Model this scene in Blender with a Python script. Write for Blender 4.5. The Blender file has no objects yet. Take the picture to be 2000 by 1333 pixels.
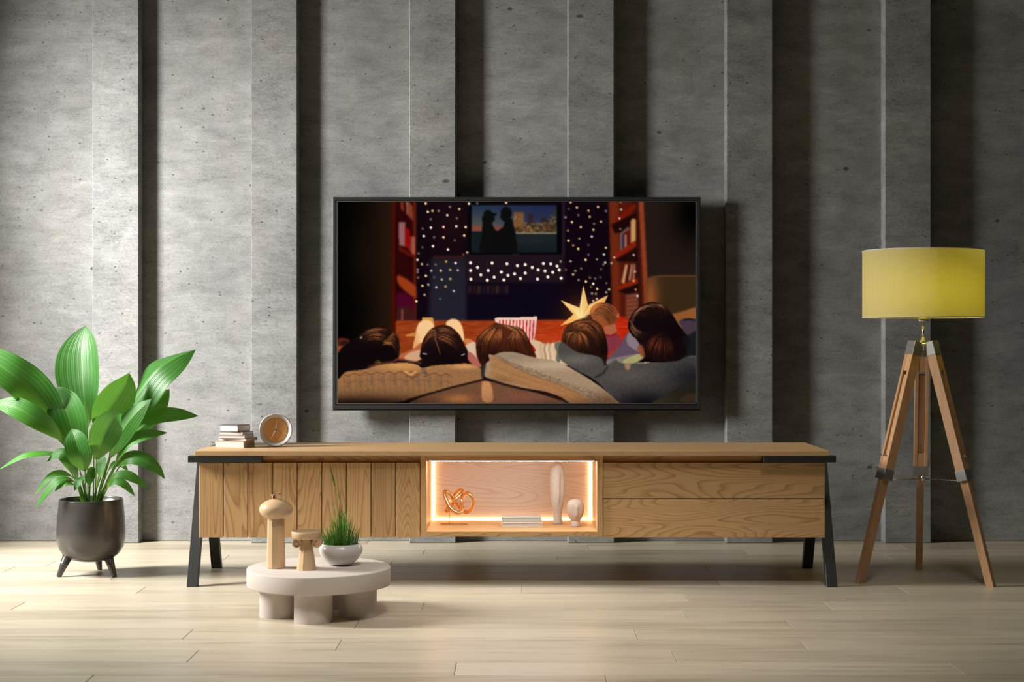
import bpy, bmesh, math, random
import numpy as np
from mathutils import Vector, Matrix
random.seed(7)
R = math.radians
SC = bpy.context.scene
COL = SC.collection
# ------------------------------------------------------------------ camera
F = 3000.0; CX = 1000.0; CY = 666.5; CH = 0.864; WALL = 6.629
cam = bpy.data.cameras.new('camera'); cam.sensor_width = 36.0; cam.lens = F / 2000.0 * 36.0
cam.clip_start = 0.05; cam.clip_end = 60
co = bpy.data.objects.new('camera', cam); COL.objects.link(co)
co.location = (0, -WALL, CH); co.rotation_euler = (R(90), 0, 0)
SC.camera = co
SC.view_settings.view_transform = 'Standard'; SC.view_settings.look = 'None'
SC.view_settings.gamma = 1.0; SC.view_settings.use_curve_mapping = False
SC.view_settings.exposure = 0.0
# ------------------------------------------------------------------ world, daylight and added fill
w = bpy.data.worlds.new('world'); SC.world = w; w.use_nodes = True
w.node_tree.nodes['Background'].inputs[0].default_value = (0.80, 0.90, 1.0, 1)
w.node_tree.nodes['Background'].inputs[1].default_value = 0.008
def area_light(name, loc, aim, sx, sy, watts, col, spread=180):
    l = bpy.data.lights.new(name, 'AREA'); l.shape = 'RECTANGLE'; l.size = sx; l.size_y = sy
    l.energy = watts; l.color = col; l.spread = R(spread)
    o = bpy.data.objects.new(name, l); COL.objects.link(o); o.location = loc
    o.rotation_euler = (Vector(aim) - Vector(loc)).to_track_quat('-Z', 'Y').to_euler()
    return o
area_light('window_daylight', (-3.35, -1.55, 1.8), (-1.7, -0.45, 0.75), 0.5, 1.2, 186, (1.0, 0.975, 0.935), 150)
def spot_light(name, loc, aim, deg, watts, col, size=0.3):
    l = bpy.data.lights.new(name, 'SPOT'); l.energy = watts; l.color = col; l.spot_size = R(deg); l.spot_blend = 1.0
    l.shadow_soft_size = size
    o = bpy.data.objects.new(name, l); COL.objects.link(o); o.location = loc
    o.rotation_euler = (Vector(aim) - Vector(loc)).to_track_quat('-Z', 'Y').to_euler()
spot_light('fill_spot', (0.02, -3.3, 2.9), (0.02, -2.15, 0.05), 50, 185, (1.0, 0.93, 0.86))  # three unseen spots, added as fill to brighten sideboard fronts and floor
spot_light('fill_spot', (-0.8, -3.1, 2.9), (-0.8, -1.5, 0.2), 46, 62, (1.0, 0.92, 0.84))
spot_light('fill_spot', (1.0, -3.1, 2.9), (1.0, -1.6, 0.15), 50, 74, (1.0, 0.93, 0.86))
# ------------------------------------------------------------------ helpers
def P(px, py, D):
    return Vector(((px - CX) * D / F, D - WALL, CH - (py - CY) * D / F))
def Zt(py, D): return CH - (py - CY) * D / F
def Xt(px, D): return (px - CX) * D / F
def DF(py, z=0.0): return (CH - z) * F / (py - CY)

class MB:
    def __init__(s): s.v = []; s.f = []; s.uv = None; s.smooth = []
    def add(s, vs, fs, smooth=False):
        b = len(s.v); s.v += [Vector(v) for v in vs]
        s.f += [tuple(i + b for i in f) for f in fs]; s.smooth += [smooth] * len(fs)
        return s
    def box(s, x0, x1, y0, y1, z0, z1):
        vs = [(x, y, z) for x in (x0, x1) for y in (y0, y1) for z in (z0, z1)]
        return s.add(vs, [(0,1,3,2),(4,6,7,5),(0,4,5,1),(2,3,7,6),(0,2,6,4),(1,5,7,3)])
    def obox(s, M, x0, x1, y0, y1, z0, z1):
        vs = [M @ Vector((x, y, z)) for x in (x0, x1) for y in (y0, y1) for z in (z0, z1)]
        return s.add(vs, [(0,1,3,2),(4,6,7,5),(0,4,5,1),(2,3,7,6),(0,2,6,4),(1,5,7,3)])
    def beam(s, a, b, wa, ta, wdir, wb=None, tb=None):
        a = Vector(a); b = Vector(b); d = (b - a).normalized()
        wv = Vector(wdir); wv = (wv - d * wv.dot(d)).normalized(); tv = d.cross(wv)
        wb = wa if wb is None else wb; tb = ta if tb is None else tb
        vs = []
        for p, ww, tt in ((a, wa, ta), (b, wb, tb)):
            for sx, sy in ((-1,-1),(1,-1),(1,1),(-1,1)): vs.append(p + wv * sx * ww / 2 + tv * sy * tt / 2)
        return s.add(vs, [(3,2,1,0),(4,5,6,7),(0,1,5,4),(1,2,6,5),(2,3,7,6),(3,0,4,7)])
    def lathe(s, prof, c=(0,0,0), n=48, smooth=True, M=None, sx=1.0, sy=1.0, phase=0.0):
        c = Vector(c); vs = []; fs = []; m = len(prof)
        for r, z in prof:
            for k in range(n):
                a = 2 * math.pi * k / n + phase
                v = Vector((r * sx * math.cos(a), r * sy * math.sin(a), z))
                vs.append(c + (M @ v if M else v))
        for i in range(m - 1):
            for k in range(n):
                k2 = (k + 1) % n
                fs.append((i*n+k, i*n+k2, (i+1)*n+k2, (i+1)*n+k))
        if prof[0][0] > 1e-5: fs.append(tuple(reversed(range(n))))
        if prof[-1][0] > 1e-5: fs.append(tuple((m-1)*n + k for k in range(n)))
        return s.add(vs, fs, smooth)
    def tube(s, pts, r, n=10, closed=False, smooth=True):
        pts = [Vector(p) for p in pts]; m = len(pts); vs = []; fs = []
        rr = r if isinstance(r, (list, tuple)) else [r] * m
        prev = None
        for i, p in enumerate(pts):
            if closed: t = (pts[(i+1) % m] - pts[i-1]).normalized()
            else: t = (pts[min(i+1, m-1)] - pts[max(i-1, 0)]).normalized()
            if prev is None:
                u = t.orthogonal().normalized()
            else:
                u = (prev - t * prev.dot(t)).normalized()
            prev = u; v = t.cross(u)
            for k in range(n):
                a = 2 * math.pi * k / n
                vs.append(p + (u * math.cos(a) + v * math.sin(a)) * rr[i])
        for i in range(m if closed else m - 1):
            j = (i + 1) % m
            for k in range(n):
                k2 = (k + 1) % n
                fs.append((i*n+k, i*n+k2, j*n+k2, j*n+k))
        if not closed:
            fs.append(tuple(reversed(range(n)))); fs.append(tuple((m-1)*n + k for k in range(n)))
        return s.add(vs, fs, smooth)

def cat(pts, n=8, closed=False):
    pts = [Vector(p) for p in pts]; out = []; m = len(pts)
    g = (lambda i: pts[i % m]) if closed else (lambda i: pts[max(0, min(m-1, i))])
    for i in range(m if closed else m - 1):
        p0, p1, p2, p3 = g(i-1), g(i), g(i+1), g(i+2)
        for k in range(n):
            t = k / n
            out.append(0.5 * ((2*p1) + (p2-p0)*t + (2*p0-5*p1+4*p2-p3)*t*t + (3*p1-p0-3*p2+p3)*t*t*t))
    if not closed: out.append(pts[-1].copy())
    return out

def origin(o):
    v = Vector((0, 0, 0))
    while o is not None: v += o.location; o = o.parent
    return v
def obj(name, mb, mat, parent=None, bevel=0.0, segs=2, loc=None, solid=0.0, sub=0, autosmooth=None):
    me = bpy.data.meshes.new(name)
    off = origin(parent) if parent else Vector(loc or (0, 0, 0))
    me.from_pydata([tuple(v - off) for v in mb.v], [], mb.f)
    me.polygons.foreach_set('use_smooth', mb.smooth)
    if mb.uv is not None:
        uvl = me.uv_layers.new(name='UVMap')
        idx = np.empty(len(me.loops), dtype=np.int32); me.loops.foreach_get('vertex_index', idx)
        uvl.data.foreach_set('uv', np.array(mb.uv, dtype=np.float32)[idx].ravel())
    me.materials.append(mat); me.update()
    o = bpy.data.objects.new(name, me); COL.objects.link(o)
    if parent: o.parent = parent
    else: o.location = off
    if sub:
        m = o.modifiers.new('sub', 'SUBSURF'); m.levels = m.render_levels = sub
    if solid:
        m = o.modifiers.new('solid', 'SOLIDIFY'); m.thickness = solid; m.offset = 0
    if bevel:
        m = o.modifiers.new('bevel', 'BEVEL'); m.width = bevel; m.segments = segs
        m.limit_method = 'ANGLE'; m.angle_limit = R(35)
    return o
def tag(o, label, cat_, group=None):
    o['label'] = label; o['category'] = cat_
    if group: o['group'] = group
    return o
def thing(name, loc, label, cat_, group=None):
    o = bpy.data.objects.new(name, None); COL.objects.link(o); o.location = loc
    o.empty_display_size = 0.05
    return tag(o, label, cat_, group)
def struct(o): o['kind'] = 'structure'; return o

# ------------------------------------------------------------------ materials
class NT:
    def __init__(s, name):
        s.m = bpy.data.materials.new(name); s.m.use_nodes = True; s.t = s.m.node_tree
        s.b = s.t.nodes['Principled BSDF']; s.out = s.t.nodes['Material Output']
    def n(s, typ, **kw):
        nd = s.t.nodes.new(typ)
        for k, v in kw.items():
            if k.startswith('_'): setattr(nd, k[1:], v)
            else:
                key = k.replace('__', ' ')
                s.put(nd.inputs[key], v)
        return nd
    def put(s, sock, v):
        if isinstance(v, bpy.types.NodeSocket): s.t.links.new(v, sock)
        elif isinstance(v, bpy.types.Node): s.t.links.new(v.outputs[0], sock)
        else: sock.default_value = v
    def math(s, op, a, b=None, clamp=False):
        nd = s.t.nodes.new('ShaderNodeMath'); nd.operation = op; nd.use_clamp = clamp
        s.put(nd.inputs[0], a)
        if b is not None: s.put(nd.inputs[1], b)
        return nd.outputs[0]
    def vmath(s, op, a, b=None):
        nd = s.t.nodes.new('ShaderNodeVectorMath'); nd.operation = op
        s.put(nd.inputs[0], a)
        if b is not None: s.put(nd.inputs[1], b)
        return nd.outputs[0]
    def ramp(s, fac, stops, interp='LINEAR'):
        nd = s.t.nodes.new('ShaderNodeValToRGB'); cr = nd.color_ramp; cr.interpolation = interp
        while len(cr.elements) < len(stops): cr.elements.new(0.5)
        for e, (p, c) in zip(cr.elements, stops):
            e.position = p; e.color = c if len(c) == 4 else (*c, 1)
        s.put(nd.inputs[0], fac); return nd.outputs[0]
    def noise(s, vec, scale, detail=4, rough=0.55, dist=0.0):
        nd = s.t.nodes.new('ShaderNodeTexNoise')
        s.put(nd.inputs['Vector'], vec); nd.inputs['Scale'].default_value = scale
        nd.inputs['Detail'].default_value = detail; nd.inputs['Roughness'].default_value = rough
        nd.inputs['Distortion'].default_value = dist
        return nd.outputs['Fac']
    def mix(s, fac, a, b, mode='MIX'):
        nd = s.t.nodes.new('ShaderNodeMix'); nd.data_type = 'RGBA'; nd.blend_type = mode
        s.put(nd.inputs[0], fac); s.put(nd.inputs[6], a if not isinstance(a, tuple) else (*a[:3], 1))
        s.put(nd.inputs[7], b if not isinstance(b, tuple) else (*b[:3], 1))
        return nd.outputs[2]
    def bump(s, h, strength, dist):
        nd = s.t.nodes.new('ShaderNodeBump'); nd.inputs['Strength'].default_value = strength
        nd.inputs['Distance'].default_value = dist; s.put(nd.inputs['Height'], h)
        s.t.links.new(nd.outputs[0], s.b.inputs['Normal'])
    def set(s, **kw):
        for k, v in kw.items(): s.put(s.b.inputs[k.replace('__', ' ')], v)
        return s

def S(r, g, b):
    f = lambda c: ((c/255.0)/12.92 if c/255.0 <= 0.04045 else ((c/255.0+0.055)/1.055)**2.4)
    return (f(r), f(g), f(b))

def plain(name, col, rough=0.5, metal=0.0, var=0.06, nscale=30, bump=0.0, bdist=0.001, **kw):
    m = NT(name); tc = m.n('ShaderNodeTexCoord').outputs['Object']
    nz = m.noise(tc, nscale, 4)
    c = m.mix(nz, tuple(x*(1-var) for x in col), tuple(min(1, x*(1+var)) for x in col))
    m.set(Base__Color=c, Roughness=rough, Metallic=metal, **kw)
    if bump: m.bump(nz, bump, bdist)
    return m.m

def concrete():
    m = NT('concrete'); tc = m.n('ShaderNodeTexCoord').outputs['Object']
    geo = m.n('ShaderNodeNewGeometry').outputs['Random Per Island']
    off = m.n('ShaderNodeCombineXYZ', X=m.math('MULTIPLY', geo, 37.0), Z=m.math('MULTIPLY', geo, 61.0))
    p = m.vmath('ADD', tc, off.outputs[0])
    big = m.noise(p, 1.6, 5, 0.6)
    mid = m.noise(m.vmath('MULTIPLY', p, (1.0, 1.0, 2.2)), 7, 6, 0.62, 0.4)
    fine = m.noise(m.vmath('MULTIPLY', p, (1.0, 1.0, 2.4)), 85, 5, 0.7)
    grain = m.noise(p, 260, 3, 0.7)
    base = m.ramp(big, [(0.30, (0.19, 0.193, 0.192)), (0.52, (0.255, 0.257, 0.254)), (0.72, (0.31, 0.311, 0.304))])
    warm = m.ramp(m.noise(m.vmath('MULTIPLY', p, (1.6, 1.6, 0.7)), 2.1, 4, 0.6), [(0.52, (0,0,0)), (0.70, (1,1,1))])
    base = m.mix(m.math('MULTIPLY', warm, 0.35), base, (0.27, 0.258, 0.205))
    v = m.math('ADD', m.math('MULTIPLY', mid, 0.75), m.math('MULTIPLY', fine, 0.75))
    v = m.math('ADD', v, m.math('MULTIPLY', grain, 0.35))
    spk = m.math('MULTIPLY', m.math('SUBTRACT', 0.40, m.noise(m.vmath('MULTIPLY', p, (1, 1, 1.9)), 62, 2, 0.5), True), 3.2, True)
    fil = m.math('MULTIPLY', m.math('SUBTRACT', m.noise(m.vmath('MULTIPLY', p, (0.7, 1, 6.0)), 16, 5, 0.7), 0.5), 0.55)
    v = m.math('ADD', m.math('MULTIPLY', m.math('SUBTRACT', v, 0.925), 1.55), 1.03)
    v = m.math('ADD', v, m.math('SUBTRACT', fil, m.math('MULTIPLY', spk, 0.75)))
    col = m.mix(1.0, base, m.n('ShaderNodeCombineColor', Red=v, Green=v, Blue=v).outputs[0], 'MULTIPLY')
    # pits
    def pits(scale, rad, keep, sq=(1.0, 1.0, 1.6)):
        vo = m.n('ShaderNodeTexVoronoi', Vector=m.vmath('MULTIPLY', m.vmath('ADD', p, m.n('ShaderNodeCombineXYZ', X=m.math('MULTIPLY', fine, 0.012)).outputs[0]), sq), Scale=scale)
        rnd = m.n('ShaderNodeSeparateColor', Color=vo.outputs['Color'])
        near = m.math('LESS_THAN', rnd.outputs[0], keep)
        rr = m.math('MULTIPLY', rnd.outputs[1], rad)
        hole = m.math('SUBTRACT', 1.0, m.math('DIVIDE', vo.outputs['Distance'], m.math('ADD', rr, 0.004)), True)
        hole = m.math('MULTIPLY', hole, 3.0, True)
        return m.math('MULTIPLY', hole, near)
    hole = m.math('MAXIMUM', pits(9, 0.12, 0.34), m.math('MAXIMUM', pits(30, 0.16, 0.26), pits(3.2, 0.06, 0.42, (0.8, 0.8, 1.9))))
    col = m.mix(m.math('MULTIPLY', hole, 0.8), col, (0.05, 0.05, 0.047))
    m.set(Base__Color=col, Roughness=0.78, Specular__IOR__Level=0.3)
    h = m.math('SUBTRACT', m.math('ADD', m.math('MULTIPLY', fine, 0.5), m.math('MULTIPLY', mid, 0.35)), m.math('MULTIPLY', hole, 1.5))
    m.bump(h, 0.5, 0.003)
    return m.m

def wood(name, light, dark, axis='Z', scale=1.0, rings=16, contrast=1.1, knots=0.75, rough=0.5, fibre=0.25, stretch=0.11, spec=0.4, bump=0.12, island=True, lo=7.0, streak=0.0):
    m = NT(name); tc = m.n('ShaderNodeTexCoord').outputs['Object']
    inf = m.n('ShaderNodeObjectInfo').outputs['Random']
    rnd = m.math('ADD', m.n('ShaderNodeNewGeometry').outputs['Random Per Island'], inf) if island else inf
    off = m.n('ShaderNodeCombineXYZ', X=m.math('MULTIPLY', rnd, 23.1), Y=m.math('MULTIPLY', rnd, 17.3), Z=m.math('MULTIPLY', rnd, 41.7))
    st = {'X': (stretch, 1, 1), 'Y': (1, stretch, 1), 'Z': (1, 1, stretch)}[axis]
    fs = {'X': (0.03, 1, 1), 'Y': (1, 0.03, 1), 'Z': (1, 1, 0.03)}[axis]
    p0 = m.vmath('ADD', tc, off.outputs[0])
    p = m.vmath('MULTIPLY', p0, st)
    h = m.noise(p, lo * scale, 1.6, 0.45, 0.25)
    wob = m.noise(m.vmath('MULTIPLY', p0, (1.0, 1.0, 1.0)), 14 * scale, 2)
    fib = m.noise(m.vmath('MULTIPLY', p0, fs), 170 * scale, 3, 0.6)
    # knots: sparse cells that pull the rings round them
    kv = m.n('ShaderNodeTexVoronoi', Vector=m.vmath('MULTIPLY', p0, tuple((0.5 if s < 1 else 1.0) if i_ != 1 or axis == 'Y' else 0.02 for i_, s in enumerate(st))), Scale=5.5 * scale)
    kc = m.n('ShaderNodeSeparateColor', Color=kv.outputs['Color'])
    keep = m.math('LESS_THAN', kc.outputs[0], knots * 0.5)
    kd = m.math('MULTIPLY', m.math('SUBTRACT', 1.0, m.math('DIVIDE', kv.outputs['Distance'], 0.36), True), keep)
    h2 = m.math('ADD', h, m.math('MULTIPLY', m.math('POWER', kd, 2.0), 0.55))
    h2 = m.math('ADD', h2, m.math('MULTIPLY', wob, 0.012))
    g = m.math('FRACT', m.math('MULTIPLY', h2, rings * 2.0))
    line = m.ramp(g, [(0.0, (0.06,)*3), (0.55, (0.14,)*3), (0.82, (0.65,)*3), (0.91, (1.0,)*3), (1.0, (0.06,)*3)])
    fac = m.math('ADD', m.math('MULTIPLY', line, contrast * 0.62), m.math('MULTIPLY', m.math('SUBTRACT', fib, 0.5), fibre * 1.6))
    tone = m.noise(p, 2.2 * scale, 2)
    fac = m.math('ADD', fac, m.math('MULTIPLY', m.math('SUBTRACT', tone, 0.45), 0.55), True)
    if streak:
        sv = m.noise(m.vmath('MULTIPLY', p0, {'X': (0.06, 1, 1), 'Y': (1, 0.06, 1), 'Z': (1, 1, 0.06)}[axis]), 34, 4, 0.65)
        sv2 = m.noise(m.vmath('MULTIPLY', p0, {'X': (0.2, 1, 1), 'Y': (1, 0.2, 1), 'Z': (1, 1, 0.2)}[axis]), 9, 3, 0.6)
        fac = m.math('ADD', fac, m.math('MULTIPLY', m.math('SUBTRACT', m.math('ADD', sv, sv2), 1.0), streak), True)
    col = m.mix(fac, light, dark)
    core = m.math('MULTIPLY', m.math('SUBTRACT', kd, 0.76, True), 7.0, True)
    col = m.mix(m.math('MULTIPLY', core, 0.75), col, tuple(x * 0.30 for x in dark))
    if island:
        rv = m.math('ADD', m.math('MULTIPLY', m.math('FRACT', m.math('MULTIPLY', rnd, 7.31)), 0.24), 0.87)
        col = m.mix(1.0, col, m.n('ShaderNodeCombineColor', Red=rv, Green=rv, Blue=rv).outputs[0], 'MULTIPLY')
    m.set(Base__Color=col, Roughness=rough, Specular__IOR__Level=spec)
    m.bump(m.math('SUBTRACT', m.math('MULTIPLY', fib, 0.5), m.math('MULTIPLY', line, 0.35)), bump, 0.001)
    return m.m

def emit(name, col, strength):
    m = NT(name); e = m.n('ShaderNodeEmission', Color=(*col, 1), Strength=strength)
    m.t.links.new(e.outputs[0], m.out.inputs[0]); return m.m

M = {}
M['concrete'] = concrete()
PL = (0.66, 0.415, 0.195); PD = (0.33, 0.155, 0.055)
M['oak_v'] = wood('pine_vertical', PL, PD, 'Z', knots=1.1, streak=0.4)
M['oak_h'] = wood('pine_horizontal', PL, PD, 'X', lo=9.0, knots=1.3, streak=0.35)
M['oak_top'] = wood('pine_top', (0.62, 0.40, 0.20), (0.40, 0.215, 0.09), 'X', knots=0.15, rings=9, contrast=0.5)
M['oak_back'] = wood('pine_back_panel', (0.78, 0.69, 0.60), (0.60, 0.46, 0.36), 'X')
M['beech'] = wood('turned_beech', (0.66, 0.46, 0.27), (0.50, 0.31, 0.16), 'Z', scale=2.2, rings=6, contrast=0.5, knots=0, stretch=0.2, rough=0.45, island=False)
M['leg_wood'] = wood('tripod_wood', (0.52, 0.30, 0.155), (0.33, 0.165, 0.075), 'Z', scale=2.0, rings=4, contrast=0.5, knots=0, stretch=0.08, rough=0.5, fibre=0.5)
M['floor'] = wood('floor_plank', (0.57, 0.50, 0.38), (0.33, 0.275, 0.19), 'X', lo=4.2, scale=1.1, rings=5, contrast=0.28, knots=0.0, stretch=0.07, rough=0.37, spec=0.5, fibre=0.6, bump=0.08, streak=1.7)
M['black_metal'] = plain('black_metal', (0.022, 0.023, 0.022), 0.5, 0.0, 0.1, 60)
M['tv_frame'] = plain('tv_frame_black', (0.028, 0.029, 0.028), 0.32, 0.0, 0.05, 40)
M['tv_trim'] = plain('tv_trim_grey', (0.16, 0.16, 0.155), 0.35, 0.6, 0.05, 40)
M['tv_gap'] = plain('tv_gap_black', (0.004, 0.004, 0.004), 0.6)
M['pot'] = plain('pot_graphite', (0.085, 0.080, 0.074), 0.26, 0.35, 0.08, 20)
M['soil'] = plain('soil', (0.03, 0.02, 0.014), 0.95, 0, 0.5, 120, 0.8, 0.004)
M['plaster'] = plain('grey_plaster', (0.10, 0.10, 0.10), 0.85)
M['table'] = plain('matt_stone', (0.60, 0.535, 0.485), 0.7, 0, 0.03, 50, 0.05, 0.001)
M['ceramic'] = plain('white_ceramic', (0.68, 0.655, 0.63), 0.22, 0, 0.04, 12)
M['clay'] = plain('pale_clay', (0.58, 0.51, 0.455), 0.75, 0, 0.1, 60, 0.15, 0.001)
M['gold'] = plain('polished_copper_gold', (0.86, 0.56, 0.29), 0.24, 1.0, 0.04, 20)
M['copper'] = plain('copper_disc', (0.75, 0.45, 0.30), 0.3, 1.0, 0.04, 20)
M['chrome'] = plain('brushed_chrome', (0.62, 0.60, 0.56), 0.22, 1.0, 0.04, 40)
M['grey_metal'] = plain('grey_metal_collar', (0.26, 0.26, 0.26), 0.42, 0.7, 0.05, 40)
M['page'] = plain('book_pages', (0.62, 0.57, 0.53), 0.8, 0, 0.06, 150)
M['cover_dark'] = plain('book_cover_grey', (0.12, 0.115, 0.115), 0.55)
M['cover_mid'] = plain('book_cover_taupe', (0.30, 0.26, 0.24), 0.6)
M['cover_pale'] = plain('book_cover_pale', (0.60, 0.53, 0.50), 0.6)
M['cover_teal'] = plain('book_cover_teal', (0.10, 0.40, 0.42), 0.5)
M['cover_white'] = plain('book_cover_white', (0.82, 0.80, 0.76), 0.5)
M['clock_body'] = plain('clock_white', (0.60, 0.575, 0.56), 0.4, 0, 0.05, 20)
M['clock_face'] = wood('clock_face_wood', (0.78, 0.42, 0.15), (0.52, 0.24, 0.07), 'Z', scale=4, rings=4, contrast=0.6, knots=0, island=False)
M['hand'] = plain('clock_hand', (0.88, 0.84, 0.74), 0.4, 0.0)
M['led'] = emit('led_strip', (1.0, 0.60, 0.28), 20.0)
M['led_top'] = emit('led_strip_top', (1.0, 0.97, 0.93), 105.0)
M['bulb'] = emit('bulb_glow', (1.0, 0.86, 0.30), 6.0)
# ------------------------------------------------------------------ the room
mb = MB()
mb.box(-3.6, 4.0, 0.0, 0.2, 0.0, 3.0)
RIBW = 0.199; RIBD = 0.067
for k in range(-3, 6):
    xr = -0.238 + 0.677 * k - 0.002
    if xr > 3.9: continue
    mb.box(xr - RIBW, xr, -RIBD, 0.001, 0.0, 3.0)
struct(obj('wall_back', mb, M['concrete'], bevel=0.0035, segs=1))
# floor of staggered planks, 0.16 wide and 1.32 long
mb = MB(); WID = 0.1597; LEN = 1.32
joints = {0: -0.149, 1: -0.875, 2: -0.493, 3: -0.955, 4: -0.474, 5: -0.771, 6: -0.29, 7: -0.73, 8: 0.034, 9: -0.583,
          10: -0.135, 11: -0.58, 12: -0.47, 13: 0.18, 14: -0.36, 15: -1.0, 16: -0.62, -1: 0.24, -2: -0.3}
for k in range(-18, 17):
    d0 = 3.969 + WID * k; y0 = d0 - WALL; y1 = y0 + WID
    if y0 > 0.0: break
    j = joints.get(k, random.uniform(-1, 0.3)); x = j - LEN * 4
    while x < 4.0:
        a = max(x, -3.6); b = min(x + LEN, 4.0)
        if b > a + 0.01: mb.box(a + 0.0006, b - 0.0006, y0 + 0.0005, y1 - 0.0005, -0.02, 0.0)
        x += LEN
mb2 = MB(); mb2.box(-3.6, 4.0, -6.0, 0.2, -0.06, -0.0205)
fl = struct(obj('floor', mb, M['floor'], bevel=0.0011, segs=1))
sf = obj('subfloor', mb2, M['soil'], fl)
# left wall with a tall window, right wall, ceiling
mb = MB(); LW = -2.7; WY0, WY1, WZ0, WZ1 = -3.0, -0.79, 0.12, 2.12
mb.box(LW - 0.05, LW, -6.0, WY0, 0, 3.0); mb.box(LW - 0.05, LW, WY1, 0.2, 0, 3.0)
mb.box(LW - 0.05, LW, WY0, WY1, 0, WZ0); mb.box(LW - 0.05, LW, WY0, WY1, WZ1, 3.0)
struct(obj('wall_left', mb, M['plaster']))
mb = MB(); mb.box(4.0, 4.2, -6.0, 0.2, 0, 3.0); struct(obj('wall_right', mb, M['plaster']))
mb = MB(); mb.box(-3.8, 4.2, -6.0, 0.2, 3.0, 3.1); struct(obj('ceiling', mb, M['plaster']))
mb = MB(); fw = 0.02
mb.box(LW - 0.045, LW - 0.01, WY0, WY0 + fw, WZ0, WZ1); mb.box(LW - 0.045, LW - 0.01, WY1 - fw, WY1, WZ0, WZ1)
mb.box(LW - 0.045, LW - 0.01, WY0, WY1, WZ0, WZ0 + fw); mb.box(LW - 0.045, LW - 0.01, WY0, WY1, WZ1 - fw, WZ1)
struct(obj('window_1', mb, M['black_metal']))

# ------------------------------------------------------------------ sideboard
DFr = 5.37
root = thing('tv_sideboard', (0, 5.585 - WALL, 0), 'long low wooden sideboard with black splayed legs and a lit centre niche under the television', 'sideboard')
yf = 5.40 - WALL; yb = 5.80 - WALL; ytop = 5.36 - WALL
xl, xr = -1.1016, 1.0998
mb = MB(); mb.box(-1.108, 1.108, ytop, yb, 0.4625, 0.4805)
obj('tabletop', mb, M['oak_top'], root, bevel=0.002)
# carcass of two closed cabinets
nx0, nx1 = Xt(833, 5.40), Xt(1166, 5.40)           # niche opening
fx0, fx1 = Xt(821.5, 5.40), Xt(1177.5, 5.40)       # niche frame
yc = yf + 0.018
for xa, xb in ((xl, fx0 - 0.0005), (fx1 + 0.0005, xr)):
    mb = MB(); vs = []
    t_ = 0.018; o_ = [(xa, 0.174), (xb, 0.174), (xb, 0.4623), (xa, 0.4623)]; i_ = [(xa + t_, 0.174 + t_), (xb - t_, 0.174 + t_), (xb - t_, 0.4365), (xa + t_, 0.4365)]
    vs = [(x, yc, z) for x, z in o_] + [(x, yc, z) for x, z in i_] + [(x, yb, z) for x, z in o_] + [(x, yb - 0.012, z) for x, z in i_]
    fs = []
    for k in range(4):
        j = (k + 1) % 4; fs += [(k, j, 4 + j, 4 + k), (8 + j, 8 + k, k, j), (4 + k, 4 + j, 12 + j, 12 + k)]
    fs += [(12, 13, 14, 15), (11, 10, 9, 8)]
    mb.add(vs, fs); obj('cabinet_body', mb, M['oak_h'], root, bevel=0.001)
mb = MB()
zb = 0.1944; zt = Zt(901, 5.40); zbt = Zt(1048.5, 5.40)
yn = yf - 0.004
mb.box(nx0, nx1, yn, 5.74 - WALL, zbt, zb); mb.box(nx0, nx1, yn, 5.74 - WALL, zt, 0.4623)
nf = obj('niche_frame', mb, M['oak_h'], root, bevel=0.0008)
for xa, xb in ((fx0, nx0), (nx1, fx1)):
    mb = MB(); mb.box(xa, xb, yn, 5.74 - WALL, zbt, 0.4623); obj('side_panel', mb, M['oak_v'], nf, bevel=0.0008)
mb = MB(); mb.box(fx0, fx1, 5.74 - WALL, 5.755 - WALL, zbt, 0.4623)
obj('back_panel', mb, M['oak_back'], nf)
for a, b, c, d in ((nx0 + 0.0045, nx0 + 0.0068, zb, zt), (nx1 - 0.0068, nx1 - 0.0045, zb, zt)):
    mb = MB(); mb.box(a, b, 5.734 - WALL, 5.7398 - WALL, c + 0.001, d - 0.001); obj('led_strip', mb, M['led'], nf)
mb = MB(); mb.box(nx0 + 0.009, nx1 - 0.009, 5.734 - WALL, 5.7398 - WALL, zb + 0.0005, zb + 0.003); obj('led_strip', mb, M['led'], nf)
mb = MB(); mb.box(nx0 + 0.01, nx1 - 0.01, yn + 0.014, yn + 0.020, zt - 0.0016, zt - 0.0003); obj('led_strip', mb, M['led_top'], nf)
# nine plank door on the left, two drawers on the right
mb = MB(); n = 9; pw = (fx0 - 0.001 - xl) / n
for k in range(n):
    mb.box(xl + pw * k + 0.0019, xl + pw * (k + 1) - 0.0019, yf, yf + 0.017, 0.1728, 0.4356)
mb.box(xl + 0.004, fx0 - 0.004, yf + 0.0125, yf + 0.0178, 0.176, 0.433)
obj('door', mb, M['oak_v'], root, bevel=0.0012, segs=1)
zm = Zt(975, 5.40)
for z0, z1 in ((0.1728, zm - 0.0016), (zm + 0.0016, 0.4356)):
    mb = MB(); mb.box(fx1 + 0.001, xr, yf, yf + 0.0175, z0, z1)
    obj('drawer', mb, M['oak_h'], root, bevel=0.0012, segs=1)
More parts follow.
